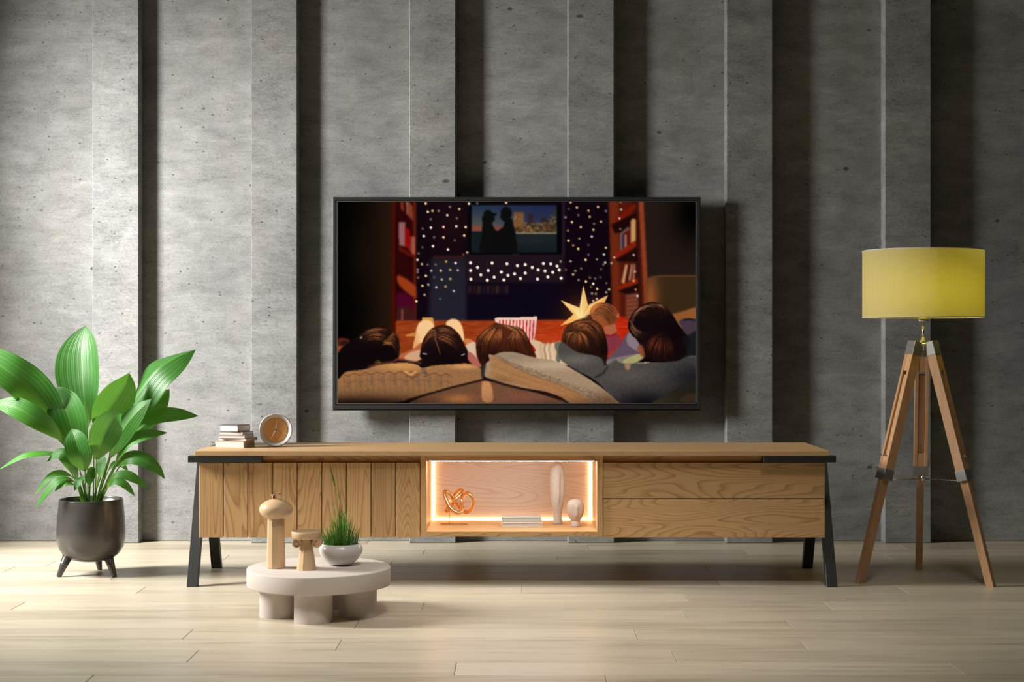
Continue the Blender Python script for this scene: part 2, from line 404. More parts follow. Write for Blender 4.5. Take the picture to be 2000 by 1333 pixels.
# black A-frame legs and the bars that hold them
for sgn in (-1, 1):
    xo = 1.1415 * sgn; xi = 1.104 * sgn; xa, xb = min(xo, xi), max(xo, xi)
    xc = (xa + xb) / 2 + 0.0
    for (yt, yfoot) in ((5.585, 5.40), (5.66, 5.845)):
        mb = MB()
        a = Vector((xc, yt - WALL, 0.44)); b = Vector((xc, yfoot - WALL, 0.0))
        hw = 0.0185
        vs = []
        for (p, q) in ((a, 0.03), (b, 0.03)):
            for sx, sy in ((-1,-1),(1,-1),(1,1),(-1,1)): vs.append(p + Vector((sx * hw, sy * q / 2, 0)))
        mb.add(vs, [(0,1,2,3),(7,6,5,4),(4,5,1,0),(5,6,2,1),(6,7,3,2),(7,4,0,3)])
        obj('leg', mb, M['black_metal'], root, bevel=0.001, segs=1)
    mb = MB()
    x_out = 1.1318 * sgn + 0.0; x_in = (0.875 if sgn < 0 else 0.8775) * sgn
    xx = sorted((x_out, x_in))
    mb.box(xx[0], xx[1], 5.362 - WALL, 5.3999 - WALL, 0.4395, 0.4622)
    xx = sorted((1.106 * sgn, 1.060 * sgn))
    mb.box(xx[0], xx[1], 5.3999 - WALL, 5.80 - WALL, 0.4395, 0.4622)
    obj('bracket_bar', mb, M['black_metal'], root, bevel=0.001, segs=1)

# ------------------------------------------------------------------ television
DT = 6.495; yt = DT - WALL; yr = -RIBD
tx0, tx1 = Xt(649.5, DT), Xt(1368.5, DT); tz1, tz0 = Zt(385, DT), Zt(799.5, DT)
root = thing('television', ((tx0+tx1)/2, yr, tz0), 'large black flat television on the ribbed concrete wall showing people on pillows', 'television')
def ring(x0, x1, z0, z1, w_, y0, y1, wb=None):
    m_ = MB(); wb = wb or w_
    o_ = [(x0,z0),(x1,z0),(x1,z1),(x0,z1)]; i_ = [(x0+w_,z0+wb),(x1-w_,z0+wb),(x1-w_,z1-w_),(x0+w_,z1-w_)]
    vs = [(x,y0,z) for x,z in o_] + [(x,y0,z) for x,z in i_] + [(x,y1,z) for x,z in o_] + [(x,y1,z) for x,z in i_]
    fs = []
    for k in range(4):
        j = (k+1) % 4
        fs += [(k,j,4+j,4+k), (8+j,8+k,12+k,12+j), (k,8+k,8+j,j), (4+k,4+j,12+j,12+k)]
    return m_.add(vs, fs)
obj('frame', ring(tx0, tx1, tz0, tz1, 0.0135, yt, yr - 0.001, 0.0155), M['tv_frame'], root, bevel=0.0015)
obj('inner_trim', ring(tx0 + 0.0175, tx1 - 0.0165, tz0 + 0.0205, tz1 - 0.0165, 0.0035, yt + 0.001, yt + 0.012, 0.0045), M['tv_trim'], root, bevel=0.0006, segs=1)
mb = MB(); mb.box(tx0 + 0.013, tx1 - 0.013, yt + 0.009, yr - 0.004, tz0 + 0.015, tz1 - 0.013)
obj('housing', mb, M['tv_gap'], root)
mb = MB(); mb.box(tx0 - 0.001, tx1 + 0.001, yt + 0.012, yr - 0.012, tz0 - 0.0065, tz0 - 0.0005)
obj('bottom_lip', mb, M['tv_frame'], root, bevel=0.001)
mb = MB(); mb.box(-0.25, 0.30, yr - 0.006, 0.0, 0.80, 1.20)
obj('wall_bracket', mb, M['black_metal'], root)
SX0, SX1 = tx0 + 0.0205, tx1 - 0.0195; SZ0, SZ1 = tz0 + 0.0245, tz1 - 0.0195
# ---- the picture on the television: painted point by point into the screen mesh's colours
IX0, IX1, IY0, IY1 = 658.5, 1359.8, 397.2, 788.8
NX, NY = 702, 392
YY, XX = np.mgrid[0:NY, 0:NX]
GX = IX0 + (XX + 0.5) * (IX1 - IX0) / NX; GY = IY0 + (YY + 0.5) * (IY1 - IY0) / NY
rng = np.random.default_rng(3)
img = np.zeros((NY, NX, 3)); img[:] = (10, 5, 7)
def blur(a, s):
    if s <= 0: return a
    r = max(1, int(3 * s)); k = np.exp(-0.5 * (np.arange(-r, r + 1) / s) ** 2); k /= k.sum()
    for ax in (0, 1):
        p = [(0, 0)] * a.ndim; p[ax] = (r, r); b = np.pad(a, p, mode='edge'); o_ = np.zeros_like(a)
        for i, kk in enumerate(k):
            sl = [slice(None)] * a.ndim; sl[ax] = slice(i, i + a.shape[ax]); o_ += kk * b[tuple(sl)]
        a = o_
    return a
def T(z):   # zoomed crops -> photograph pixels
    return {4: (660, 600, 6.667), 5: (900, 600, 6.667), 6: (1070, 550, 5.333), 7: (1080, 390, 5.797), 2: (780, 380, 6.056),
            8: (640, 370, 8.333), 9: (900, 390, 9.524), 0: (0, 0, 1.0)}[z]
def tr(pts, z): a, b, s = T(z); return [(a + x / s, b + y / s) for x, y in pts]
def curve(pts, n=6):
    return [(v.x, v.y) for v in cat([(x, y, 0) for x, y in pts], n, True)]
def poly(pts, z=0, soft=0.7, smooth=True):
    pts = tr(pts, z)
    if smooth: pts = curve(pts)
    m_ = np.zeros((NY, NX), bool); j = len(pts) - 1
    for i in range(len(pts)):
        xi, yi = pts[i]; xj, yj = pts[j]
        if yi != yj:
            c = ((yi > GY) != (yj > GY)) & (GX < (xj - xi) * (GY - yi) / (yj - yi) + xi)
            m_ ^= c
        j = i
    return blur(m_.astype(float), soft)
def ell(cx, cy, rx, ry, ang=0, z=0, soft=0.7):
    (cx, cy), = tr([(cx, cy)], z); s = T(z)[2]; rx /= s; ry /= s
    a = R(ang); dx = GX - cx; dy = GY - cy
    u = dx * math.cos(a) + dy * math.sin(a); v = -dx * math.sin(a) + dy * math.cos(a)
    return blur((((u / rx) ** 2 + (v / ry) ** 2) < 1).astype(float), soft)
def put(mask, col, a=1.0):
    global img
    c = np.array(col, float); mk = (mask * a)[..., None]
    img = img * (1 - mk) + c * mk
def glow(cx, cy, rx, ry, col, a, z=0):
    (cx, cy), = tr([(cx, cy)], z); s = T(z)[2]
    g_ = np.exp(-(((GX - cx) / (rx / s)) ** 2 + ((GY - cy) / (ry / s)) ** 2))
    return g_
def shade(mask, cx, cy, rx, ry, col, a, z=0):
    put(mask * glow(cx, cy, rx, ry, col, a, z), col, a)
def vnoise(sx, sy, seed):
    r_ = np.random.default_rng(seed); a = r_.random((NY, NX)) - 0.5
    k = blur(a, 1.0)
    def b1(a, s, ax):
        r = max(1, int(3*s)); kk = np.exp(-0.5*(np.arange(-r, r+1)/s)**2); kk /= kk.sum()
        p = [(0,0),(0,0)]; p[ax] = (r, r); b = np.pad(a, p, mode='wrap'); o_ = np.zeros_like(a)
        for i, q in enumerate(kk):
            sl = [slice(None)]*2; sl[ax] = slice(i, i + a.shape[ax]); o_ += q * b[tuple(sl)]
        return o_
    k = b1(b1(a, sx, 1), sy, 0); return k / k.std()
def stroke(pts, col, a, wpx=0.6):
    global img
    pts = np.array(pts); ix = (pts[:, 0] - IX0) / (IX1 - IX0) * NX - 0.5; iy = (pts[:, 1] - IY0) / (IY1 - IY0) * NY - 0.5
    x0 = int(max(0, ix.min() - 3)); x1 = int(min(NX, ix.max() + 4)); y0 = int(max(0, iy.min() - 3)); y1 = int(min(NY, iy.max() + 4))
    if x1 <= x0 or y1 <= y0: return
    gy, gx = np.mgrid[y0:y1, x0:x1]
    best = np.full(gx.shape, 1e9)
    for k in range(len(ix) - 1):
        ax, ay, bx, by = ix[k], iy[k], ix[k+1], iy[k+1]; L = (bx-ax)**2 + (by-ay)**2 + 1e-6
        t = np.clip(((gx-ax)*(bx-ax) + (gy-ay)*(by-ay)) / L, 0, 1)
        best = np.minimum(best, (gx-ax-t*(bx-ax))**2 + (gy-ay-t*(by-ay))**2)
    m_ = np.exp(-best / (2*wpx*wpx)) * a
    if CLIP is not None: m_ = m_ * CLIP[y0:y1, x0:x1]
    img[y0:y1, x0:x1] = img[y0:y1, x0:x1] * (1 - m_[..., None]) + np.array(col, float) * m_[..., None]
CLIP = None
def hair(guides, z, n, dark, bright, hot=0.35, spread=0.28, a=0.5, clip=None, wpx=0.6, jit=6, sfall=None):
    """strands between neighbouring guide lines; brightest at the fraction 'hot' along each"""
    global CLIP
    CLIP = clip; s = T(z)[2]
    gs = [np.array([(v.x, v.y) for v in cat([(x, y, 0) for x, y in tr(g_, z)], 5)]) for g_ in guides]
    for _ in range(int(n * 1.5)):
        q = rng.random() * (len(gs) - 1); k = min(int(q), len(gs) - 2); f = q - k
        p = gs[k] * (1 - f) + gs[k+1] * f + rng.normal(0, jit / s, 2)
        b = rng.random() ** 1.5 * 1.3 - 0.14; b = max(b, -0.1)
        if sfall: b *= sfall(q / (len(gs) - 1))
        m_ = len(p); t0 = int(rng.random() * m_ * 0.3); t1 = m_ - int(rng.random() * m_ * 0.3)
        for i in range(t0, t1 - 3, 3):
            t = (i + 1.5) / m_; hl = min(1.0, 1.25 * math.exp(-((t - hot) / (spread * 0.8)) ** 2) * b)
            stroke(p[i:i+4], [max(0, (d_ + (e_ - d_) * hl) * (1.0 if b > 0.02 else 0.45)) for d_, e_ in zip(dark, bright)], a * 1.25 if a < 0.7 else a, wpx * 0.85)
    CLIP = None
# --- background
gL = np.clip((GX - 660) / 105, 0, 1)
put((GX < 766).astype(float), (0, 0, 0))
put(blur((GX < 766).astype(float), 1.5) * gL ** 1.6, (40, 24, 12))
shade((GX < 764).astype(float), 705, 500, 30, 70, (44, 26, 10), 0.5)
put(poly([(765,390),(773,390),(772,700),(764,700)], smooth=False, soft=1.2), (72, 12, 2))
put(poly([(773,390),(812,390),(813,640),(773,640)], smooth=False, soft=1.2), (42, 4, 6))
put(poly([(806,390),(813,390),(814,640),(808,640)], smooth=False, soft=1.2), (92, 26, 10))
for pts, c in (([(1180,220),(1230,220),(1235,400),(1190,330)], (128, 48, 30)), ([(1270,220),(1310,220),(1320,470),(1280,420)], (150, 86, 72)),
               ([(1310,220),(1380,300),(1385,540),(1320,470)], (130, 60, 40)), ([(1150,560),(1262,560),(1262,960),(1160,930)], (140, 92, 92)),
               ([(1262,640),(1335,690),(1330,1010),(1262,960)], (150, 4, 4)), ([(1335,780),(1365,790),(1365,1060),(1330,1010)], (120, 50, 48)),
               ([(1365,790),(1420,790),(1415,1100),(1365,1070)], (168, 82, 64))):
    put(poly(pts, 8, 1.2, False), c)
put(poly([(1150,940),(1420,1110),(1430,1160),(1150,1010)], 8, 1.2, False), (92, 18, 6))
put(poly([(778,540),(812,562),(812,585),(780,560)], soft=1.5), (150, 56, 20))
put(poly([(776,575),(806,585),(806,615),(778,615)], soft=2), (72, 4, 34))
put(poly([(776,605),(806,605),(806,640),(778,640)], soft=2), (60, 22, 22)); put(poly([(783,606),(787,606),(787,628),(783,628)], soft=1, smooth=False), (120, 70, 60))
put(poly([(813,390),(1192,390),(1192,640),(813,640)], smooth=False, soft=1.5), (15, 5, 14))
put(poly([(842,507),(912,505),(912,640),(836,640)], smooth=False, soft=4), (33, 31, 42))
put(poly([(845,503),(905,503),(905,507),(845,507)], smooth=False, soft=1.5), (80, 34, 24), 0.8)
shade((GX > 813).astype(float) * (GX < 915), 880, 440, 40, 60, (32, 12, 16), 0.7)
put(poly([(910,497),(1102,497),(1104,555),(910,555)], smooth=False, soft=2), (30, 18, 26))
put(poly([(912,556),(1102,556),(1102,628),(912,628)], smooth=False, soft=1.5), (12, 6, 20))
for k in range(9): put(poly([(914+k*9,560),(920+k*9,560),(920+k*9,576),(914+k*9,576)], smooth=False, soft=1.6), [(70,44,34),(50,32,30),(84,56,36),(38,30,40)][k % 4], 0.6)
put(poly([(1098,395),(1103,395),(1103,500),(1098,500)], smooth=False, soft=1), (44, 30, 42), 0.8)
# --- the small television of the picture, a couple before a skyline
put(poly([(914,400),(1097,400),(1097,500),(914,500)], smooth=False, soft=0.8), (5, 4, 8))
scr = poly([(921,404.5),(1087.5,404.5),(1087.5,495),(921,495)], smooth=False, soft=0.6)
t = np.clip((GY - 404) / 47, 0, 1)[..., None]; u = np.clip((GX - 960) / 90, 0, 1)[..., None]
sky = (1-t)*np.array((30,46,70)) + t*np.array((86,82,76)); sky = sky*(1-u*0.9) + u*0.9*((1-t)*np.array((30,36,72)) + t*np.array((44,50,78)))
hot = np.exp(-((GY-450)/5.5)**2)[..., None]*(1-u); sky = sky*(1-hot*.85) + hot*.85*np.array((142,64,48))
img[:] = img*(1-scr[...,None]) + sky*scr[...,None]
put(scr * (GY > 455), (20, 27, 30)); put(scr * (GY > 455) * glow(1040, 470, 60, 12, 0, 0), (34, 40, 42), .7)
r2 = np.random.default_rng(5); CLIP = scr
for (a, b, h, c) in ((1003,1023,418,(120,78,40)),(1030,1042,421,(44,34,36)),(1024,1056,438,(52,40,32)),(1056,1076,428,(38,32,36)),(1064,1088,436,(70,50,34)),(1079,1088,414,(48,46,38)),(1002,1088,446,(58,40,26))):
    put(scr * poly([(a,h),(b,h),(b,458),(a,458)], smooth=False, soft=1.0), c, 0.9)
for _ in range(190):
    x_ = r2.uniform(1003, 1087); y_ = r2.uniform(425 if x_ < 1022 or x_ > 1070 else 438, 458)
    stroke([(x_, y_), (x_ + 0.8, y_)], [(190,120,60),(150,130,90),(90,100,70),(200,150,90)][r2.integers(4)], 0.5, 0.8)
for x_ in np.arange(1008, 1088, 1.3): stroke([(x_, 458 + r2.normal(0, .4)), (x_ + 1.5, 459)], (165, 160, 130), 0.55, 0.7)
CLIP = None
put(scr * ell(953, 423, 9.2, 9.5), (11, 12, 13)); put(scr * poly([(958,419),(970,420.5),(969,424),(960,427)], soft=.6), (11,12,13))
put(scr * poly([(943,425),(962,425),(966,432),(963,437),(961,440),(966,450),(975,462),(978,498),(938,498),(941,460),(942,440)], soft=.7), (11,12,12))
put(scr * ell(988.5, 420, 11, 12.5), (11, 12, 13)); put(scr * poly([(977,425),(981,434),(985,436),(983,446),(975,452),(968,458),(962,470),(960,498),(1007,498),(1006,460),(1003,445),(998,430)], soft=.7), (11,11,12))
put(poly([(1001,498.6),(1013,498.6),(1013,500),(1001,500)], smooth=False, soft=.5), (90, 90, 90), .7)
# --- right bookcase, wall and sofa arm
put(poly([(1188,390),(1262,390),(1272,660),(1198,660)], smooth=False, soft=1.2), (78, 22, 10))
put(poly([(1190,390),(1207,390),(1212,660),(1198,660)], smooth=False, soft=2), (104, 38, 18))
put(poly([(1236,390),(1247,390),(1255,660),(1243,660)], smooth=False, soft=1.5), (48, 16, 12))
for pts, c in (([(700,240),(880,90),(940,60),(940,120),(720,300)], (112,20,8)), ([(660,300),(940,170),(940,290),(780,390),(700,400)], (28,6,6)),
               ([(700,620),(940,480),(945,540),(710,690)], (128,30,10)), ([(700,700),(950,560),(955,720),(760,720)], (30,8,8)),
               ([(720,1000),(960,905),(965,960),(730,1040)], (130,32,12)), ([(730,1050),(965,970),(970,1060),(870,1090)], (24,8,8)),
               ([(880,260),(910,230),(940,250),(940,480),(880,510)], (190,140,86)), ([(760,400),(860,320),(862,360),(790,400),(790,580),(762,590)], (110,84,80)),
               ([(812,410),(836,410),(836,545),(812,560)], (170,120,86)), ([(785,420),(808,420),(808,560),(785,570)], (44,44,84)), ([(840,370),(866,360),(866,520),(842,530)], (90,22,30)),
               ([(820,745),(850,755),(810,965),(775,955)], (196,140,96)), ([(880,740),(905,760),(880,930),(850,930)], (170,110,76)), ([(910,740),(935,740),(925,920),(900,930)], (150,96,80)), ([(855,760),(878,760),(846,940),(822,950)], (40,16,20))):
    put(poly(pts, 7, 1.0, False), c)
put(poly([(1222,578),(1246,574),(1248,640),(1222,640)], soft=1.5, smooth=False), (104, 50, 34))
for k in range(7): put(poly([(1224,580+k*8),(1247,577+k*8),(1247,580+k*8),(1224,583+k*8)], soft=.9, smooth=False), (150, 84, 62), .55)
put(poly([(1247,390),(1257,390),(1272,660),(1262,660)], smooth=False, soft=1.3), (136, 58, 32))
put(poly([(1257,390),(1365,390),(1365,680),(1272,680)], smooth=False, soft=1.3), (34, 24, 19))
shade(((GX > 1262)).astype(float), 1358, 420, 45, 60, (0, 0, 0), 1.0)
put(poly([(1262,549),(1275,543),(1300,541.5),(1365,541.5),(1365,660),(1266,660)], smooth=False, soft=1.5), (54, 38, 20))
shade(poly([(1262,549),(1275,543),(1300,541),(1300,660),(1266,660)], soft=1.5, smooth=False), 1270, 590, 16, 60, (150, 82, 42), 0.85)
CLIP = None
stroke([(1262,549),(1272,544),(1288,541.5),(1360,541.5)], (108, 68, 38), 0.8, 1.0)
put(poly([(1300,622),(1335,610),(1365,604),(1365,640),(1310,640)], soft=1.2), (140, 84, 44))
# --- sofa back, orange-red
put(poly([(773,628),(1230,627),(1230,700),(770,705)], smooth=False, soft=1.4), (146, 58, 22))
shade((GY > 626).astype(float) * (GX > 770) * (GX < 1235), 1120, 660, 130, 40, (190, 52, 18), 0.8)
shade((GY > 620).astype(float) * (GX > 1180) * (GX < 1225), 1205, 640, 22, 40, (206, 40, 12), 0.9)
put(poly([(1180,624),(1226,624),(1226,690),(1185,700)], smooth=False, soft=1.6), (178, 34, 12), .7)
img += (vnoise(7, 1.0, 8) * 5)[..., None] * ((GY > 629) & (GY < 700) & (GX > 775) & (GX < 1225))[..., None]
img = img * (1 - np.clip((630 - GY) / 6, 0, 1)[..., None]) + blur(img, 1.1) * np.clip((630 - GY) / 6, 0, 1)[..., None]
# --- lights
yel = (238, 200, 138); wh = (240, 224, 206)
Lz2 = [(310,128,1,yel),(335,226,1,yel),(390,215,.85,(220,200,110)),(463,215,.45,wh),(598,168,.4,wh),(708,193,.9,yel),(566,266,.9,wh),(680,302,.4,yel),(370,312,.35,wh),(274,422,.3,wh),(372,412,1,wh),
 (521,404,1,yel),(672,395,1,wh),(783,405,1,yel),(288,510,1,wh),(410,524,.35,wh),(521,524,1,yel),(767,503,1,yel),(655,560,.35,yel),(396,629,1,wh),(272,642,.25,wh),(574,668,1,wh),(225,714,.3,wh),(802,702,.8,yel),(755,728,.5,(190,90,70)),
 (213,790,.9,wh),(266,840,.8,yel),(552,810,.85,(220,160,70)),(664,827,1,wh),(333,848,.3,wh),(428,846,.3,wh),(377,917,.7,wh),(489,916,.95,yel),(601,908,.75,yel),(690,912,.7,wh),(216,905,.5,wh),(215,935,.4,wh),(312,977,1,yel),
 (220,998,.4,yel),(501,1021,.75,yel),(602,1015,.75,yel),(272,1095,.9,yel),(341,1081,.65,wh),(436,1112,.75,wh),(545,1104,.7,yel),(643,1156,.7,wh),(297,1200,.7,yel),(200,1276,1,yel),(481,1246,.2,wh),(412,994,.2,wh),(823,130,.95,wh),(920,125,.3,wh)]
Lz7 = [(200,50,.9,yel),(271,110,.85,yel),(178,125,.2,wh),(403,146,.8,(220,190,110)),(510,103,.85,yel),(600,150,.4,wh),(416,214,.8,yel),(143,220,.5,wh),(288,196,.3,wh),(215,274,.9,yel),(545,268,.8,yel),(466,292,.35,wh),(315,330,.85,yel),
 (458,360,.8,yel),(171,368,.5,wh),(440,436,.8,wh),(300,460,.55,yel),(175,482,1,yel),(229,535,.6,yel),(286,574,1,yel),(600,562,.8,yel),(578,638,.8,wh),(695,670,.7,wh),(497,692,.5,wh),(369,698,1,yel),(592,728,.8,wh),(663,734,.6,wh),(572,752,.35,wh),
 (200,714,.6,wh),(87,716,.5,wh),(320,795,.4,yel),(253,822,.55,wh),(146,810,.5,(200,130,110)),(228,862,.85,yel),(545,804,.25,wh),(290,925,.45,wh),(418,898,.45,yel),(478,908,.35,wh),(373,942,1,yel),(456,967,1,wh),(605,960,.3,yel),(500,1025,.95,yel),(636,1030,.85,yel),
 (604,1062,.6,wh),(443,1076,.6,wh),(486,1080,.6,yel),(497,1136,.9,yel),(457,1160,.75,wh),(915,643,.7,wh),(930,830,.6,wh),(914,935,.9,(240,160,70)),(938,1032,.8,(230,140,60)),(958,1104,.85,wh),(772,132,.65,wh),(753,233,.7,wh),(763,350,.3,wh),(766,50,.3,wh),(432,1002,.3,yel),(537,895,.25,yel),(402,640,.3,wh),(402,530,.2,yel)]
WB = [(917.5+1.3,516),(919,531),(919.5,548),(932.5,525),(939,539.5),(953.5,531),(951.5,550),(961,516.5),(965,544),(979,534),(990,518),(984,549.5),(992,540.5),(1004.8,537.5),(1010.5,521.5),(1025.8,519.5),(1025.8,536),(1016.5,546.5),
 (1039.5,525),(1051,529.8),(1049.8,547.8),(1061.3,517.5),(1064.5,532),(1070,543.5),(1075.6,518.3),(1079.5,534.5),(1088,522.5),(1092.2,530),(1096,546)]
def dot(x, y, r_, col, a):
    d2 = (GX - x) ** 2 + (GY - y) ** 2; m_ = 1 / (1 + np.exp((np.sqrt(d2) - r_) / 0.35))
    put(m_, col, a)
for x, y, b, c in Lz2: (q,), = [tr([(x, y)], 2)]; dot(q[0], q[1], 2.45, [v * (0.45 + 0.55 * b) for v in c], 0.35 + 0.65 * b)
for x, y, b, c in Lz7: (q,), = [tr([(x, y)], 7)]; dot(q[0], q[1], 2.4, [v * (0.45 + 0.55 * b) for v in c], 0.35 + 0.65 * b)
for x, y in WB: dot(x, y, 2.95, (252, 240, 226), 1)
dot(988.5, 399.5, 2.6, (230, 190, 160), 0.9)
# --- star lantern
sc_ = (345, 390)
put(glow(345, 340, 190, 170, 0, 0, 6) * 0.35, (170, 80, 30))
for pts, c in (([(370,55),(418,262),(345,395),(330,285)], (250,214,140)), ([(625,155),(560,290),(345,395),(425,255)], (246,190,112)), ([(135,205),(330,285),(345,395),(270,355)], (248,206,130)),
               ([(130,470),(270,350),(345,395),(300,420)], (246,186,100)), ([(270,355),(345,395),(380,420),(200,440)], (244,180,96))):
    put(poly(pts, 6, 0.7, False), c)
for pts, c in (([(370,60),(418,262),(345,395)], (232,176,96)), ([(625,155),(345,395),(560,290)], (220,150,80)), ([(135,205),(345,395),(270,355)], (226,168,90))):
    put(poly(pts, 6, 0.5, False), c, .6)
put(glow(345, 370, 60, 70, 0, 0, 6), (255, 232, 160), .75)
# --- popcorn box
put(poly([(436,160),(480,146),(560,146),(640,146),(720,146),(800,142),(880,140),(996,134),(975,330),(945,480),(700,480),(520,420)], 5, 0.8, False), (232, 196, 178))
for k in range(11):
    x0 = 500 + k * 44; put(poly([(x0,180),(x0+16,180),(x0+14-k*1.5,480),(x0-2-k*1.5,480)], 5, 0.6, False), (206, 40, 44))
put(poly([(880,200),(1000,200),(960,480),(880,480)], 5, 1, False), (150, 60, 90), .18)
# --- knees, legs, arms
put(poly([(1095,145),(1235,145),(1250,240),(1090,240)], 4, .8, False), (206, 150, 76))
put(poly([(985,560),(1000,420),(1020,300),(1060,215),(1130,180),(1200,190),(1245,240),(1260,330),(1200,450),(1130,560)], 4, 1.0), (244, 196, 140))
put(poly([(1405,240),(1430,190),(1500,165),(1570,190),(1615,260),(1635,350),(1640,450),(1560,420),(1460,300)], 4, 1.0), (246, 198, 142))
shade(poly([(985,560),(1000,420),(1020,300),(1060,215),(1130,180),(1245,240),(1260,330),(1130,560)], 4, 1.0), 1010, 500, 60, 150, (206, 130, 70), .5, 4)
put(poly([(890,370),(1000,345),(1000,390),(900,392)], 4, 1), (200, 130, 62))
put(poly([(800,630),(960,560),(1090,470),(1110,520),(1040,600),(900,660),(810,690)], 4, 1.0), (180, 96, 58))
put(poly([(860,680),(920,610),(1070,570),(1080,680),(980,720)], 4, 1.0), (206, 160, 122))
put(poly([(0,430),(60,415),(150,440),(120,520),(60,560),(0,620)], 4, 1.5), (92, 34, 22)); put(poly([(20,470),(110,445),(130,480),(40,520)], 4, 1.5), (44, 18, 14))
put(poly([(0,520),(70,530),(30,590),(0,600)], 4, 1.5), (150, 70, 42))
put(poly([(1640,430),(1690,420),(1760,450),(1790,480),(1700,490),(1650,480)], 4, .9), (206, 120, 70))
put(poly([(1665,500),(1790,470),(1800,620),(1830,720),(1740,720),(1680,560)], 4, 1), (216, 184, 160))
put(poly([(1680,590),(1760,620),(1830,700),(1870,780),(1800,790),(1700,700)], 4, 1), (172, 96, 82))
# --- blanket, child, shirt folds on the right
put(poly([(900,460),(980,440),(1110,490),(1220,475),(1330,460),(1420,600),(1420,760),(960,700)], 5, 1.0), (214, 180, 146))
for x0, c in ((1100,(150,110,86)),(1130,(232,206,174)),(1160,(178,140,112)),(1200,(230,200,170)),(1050,(190,150,120))):
    stroke(tr([(x0,480),(x0-14,560),(x0+4,640),(x0+14,720)], 5), c, .7, 1.4)
put(poly([(1220,490),(1310,462),(1330,560),(1290,720),(1240,700),(1245,600)], 5, .8), (104, 104, 84))
put(poly([(900,480),(960,540),(975,580),(930,585)], 5, .7), (170, 22, 16))
put(poly([(690,740),(760,650),(840,540),(900,580),(980,700),(1000,800),(900,850),(620,850),(640,790)], 6, 1.0), (92, 74, 88))
put(poly([(830,560),(880,540),(940,620),(960,740),(830,660)], 6, 1.2), (132, 116, 124))
put(poly([(620,830),(760,790),(960,760),(990,800),(860,860),(640,880)], 6, .9), (128, 112, 108))
put(poly([(780,835),(950,762),(990,800),(900,860),(800,900)], 6, .8), (166, 158, 106))
skin = (176, 96, 54)
put(poly([(600,450),(700,450),(710,560),(590,560)], 6, 1.0), (168, 94, 62))
put(poly([(600,560),(650,565),(710,545),(760,600),(770,660),(700,700),(640,760),(600,700)], 6, .9), (128, 50, 62))
stroke(tr([(612,570),(660,578),(712,552)], 6), (150, 20, 24), .9, 1.2)
m_ = ell(590, 350, 150, 118, 18, 6, .9); put(m_, (150, 78, 40)); shade(m_, 500, 290, 80, 60, (226, 136, 70), .7, 6); shade(m_, 680, 400, 70, 70, (88, 42, 26), .7, 6)
put(ell(732, 365, 16, 26, 0, 6, .7), (178, 92, 54))
hair([[(500,300),(560,250),(640,260),(710,330)], [(470,340),(540,300),(620,330),(690,420)], [(480,400),(540,360),(600,400),(640,460)]], 6, 90, (104,54,30), (216,130,70), .3, .4, .3, m_)
# --- head A (far left, dark long hair)
mA = poly([(0,620),(100,500),(250,400),(340,330),(450,280),(560,268),(650,290),(720,340),(770,370),(800,450),(806,560),(790,660),(700,700),(560,720),(350,790),(180,830),(60,900),(0,940)], 4, .9)
put(mA, (14, 6, 8)); shade(mA, 500, 360, 220, 90, (66, 34, 18), .8, 4)
hair([[(300,400),(400,320),(560,290),(680,330)], [(310,440),(440,380),(560,380),(640,400)], [(330,480),(450,430),(560,440),(620,470)]], 4, 170, (26,12,10), (190,112,60), .45, .3, .4, mA)
hair([[(640,420),(700,360),(760,380),(795,500)], [(600,480),(690,420),(760,470),(790,600)], [(560,520),(660,480),(740,560),(780,660)]], 4, 90, (34,16,10), (178,104,50), .3, .25, .4, mA)
stroke(tr([(700,335),(765,370),(800,450),(808,560),(792,650)], 4), (122, 60, 36), .6, .9)
put(ell(640, 480, 60, 16, 25, 4, 1.2), (190, 116, 56), .6)
put(ell(300, 408, 14, 20, 30, 4, .8), (190, 170, 160), .7)
put(poly([(470,730),(520,700),(560,735),(490,748)], 4, .7), (120, 100, 20), .8)
stroke(tr([(400,780),(560,745),(700,730),(780,690),(860,700),(1080,740)], 4), (96, 46, 36), .8, 1.6)
# --- head B (two bunches, parting)
mB = poly([(1065,650),(1080,560),(1110,450),(1150,370),(1210,300),(1300,255),(1380,245),(1470,270),(1540,330),(1600,400),(1640,500),(1680,560),(1690,640),(1670,730),(1560,760),(1300,770),(1160,790),(1120,800),(1090,760),(1095,690)], 4, .9)
put(mB, (24, 10, 12)); shade(mB, 1330, 340, 240, 110, (88, 46, 26), .85, 4)
hair([[(1270,350),(1180,400),(1110,500),(1080,620)], [(1275,300),(1200,330),(1120,430),(1090,560)]], 4, 100, (40,18,14), (170,100,60), .3, .3, .4, mB)
hair([[(1290,360),(1400,380),(1540,450),(1640,570)], [(1290,300),(1400,290),(1540,360),(1640,500)], [(1280,420),(1400,460),(1520,540),(1600,640)]], 4, 190, (36,16,14), (186,112,66), .3, .28, .4, mB)
stroke(tr([(1262,330),(1270,440),(1300,520),(1330,620)], 4), (136, 86, 66), .7, 1.0)
stroke(tr([(1112,615),(1150,620)], 4), (226, 220, 226), .9, .9); stroke(tr([(1612,636),(1645,620)], 4), (226, 220, 226), .9, .9)
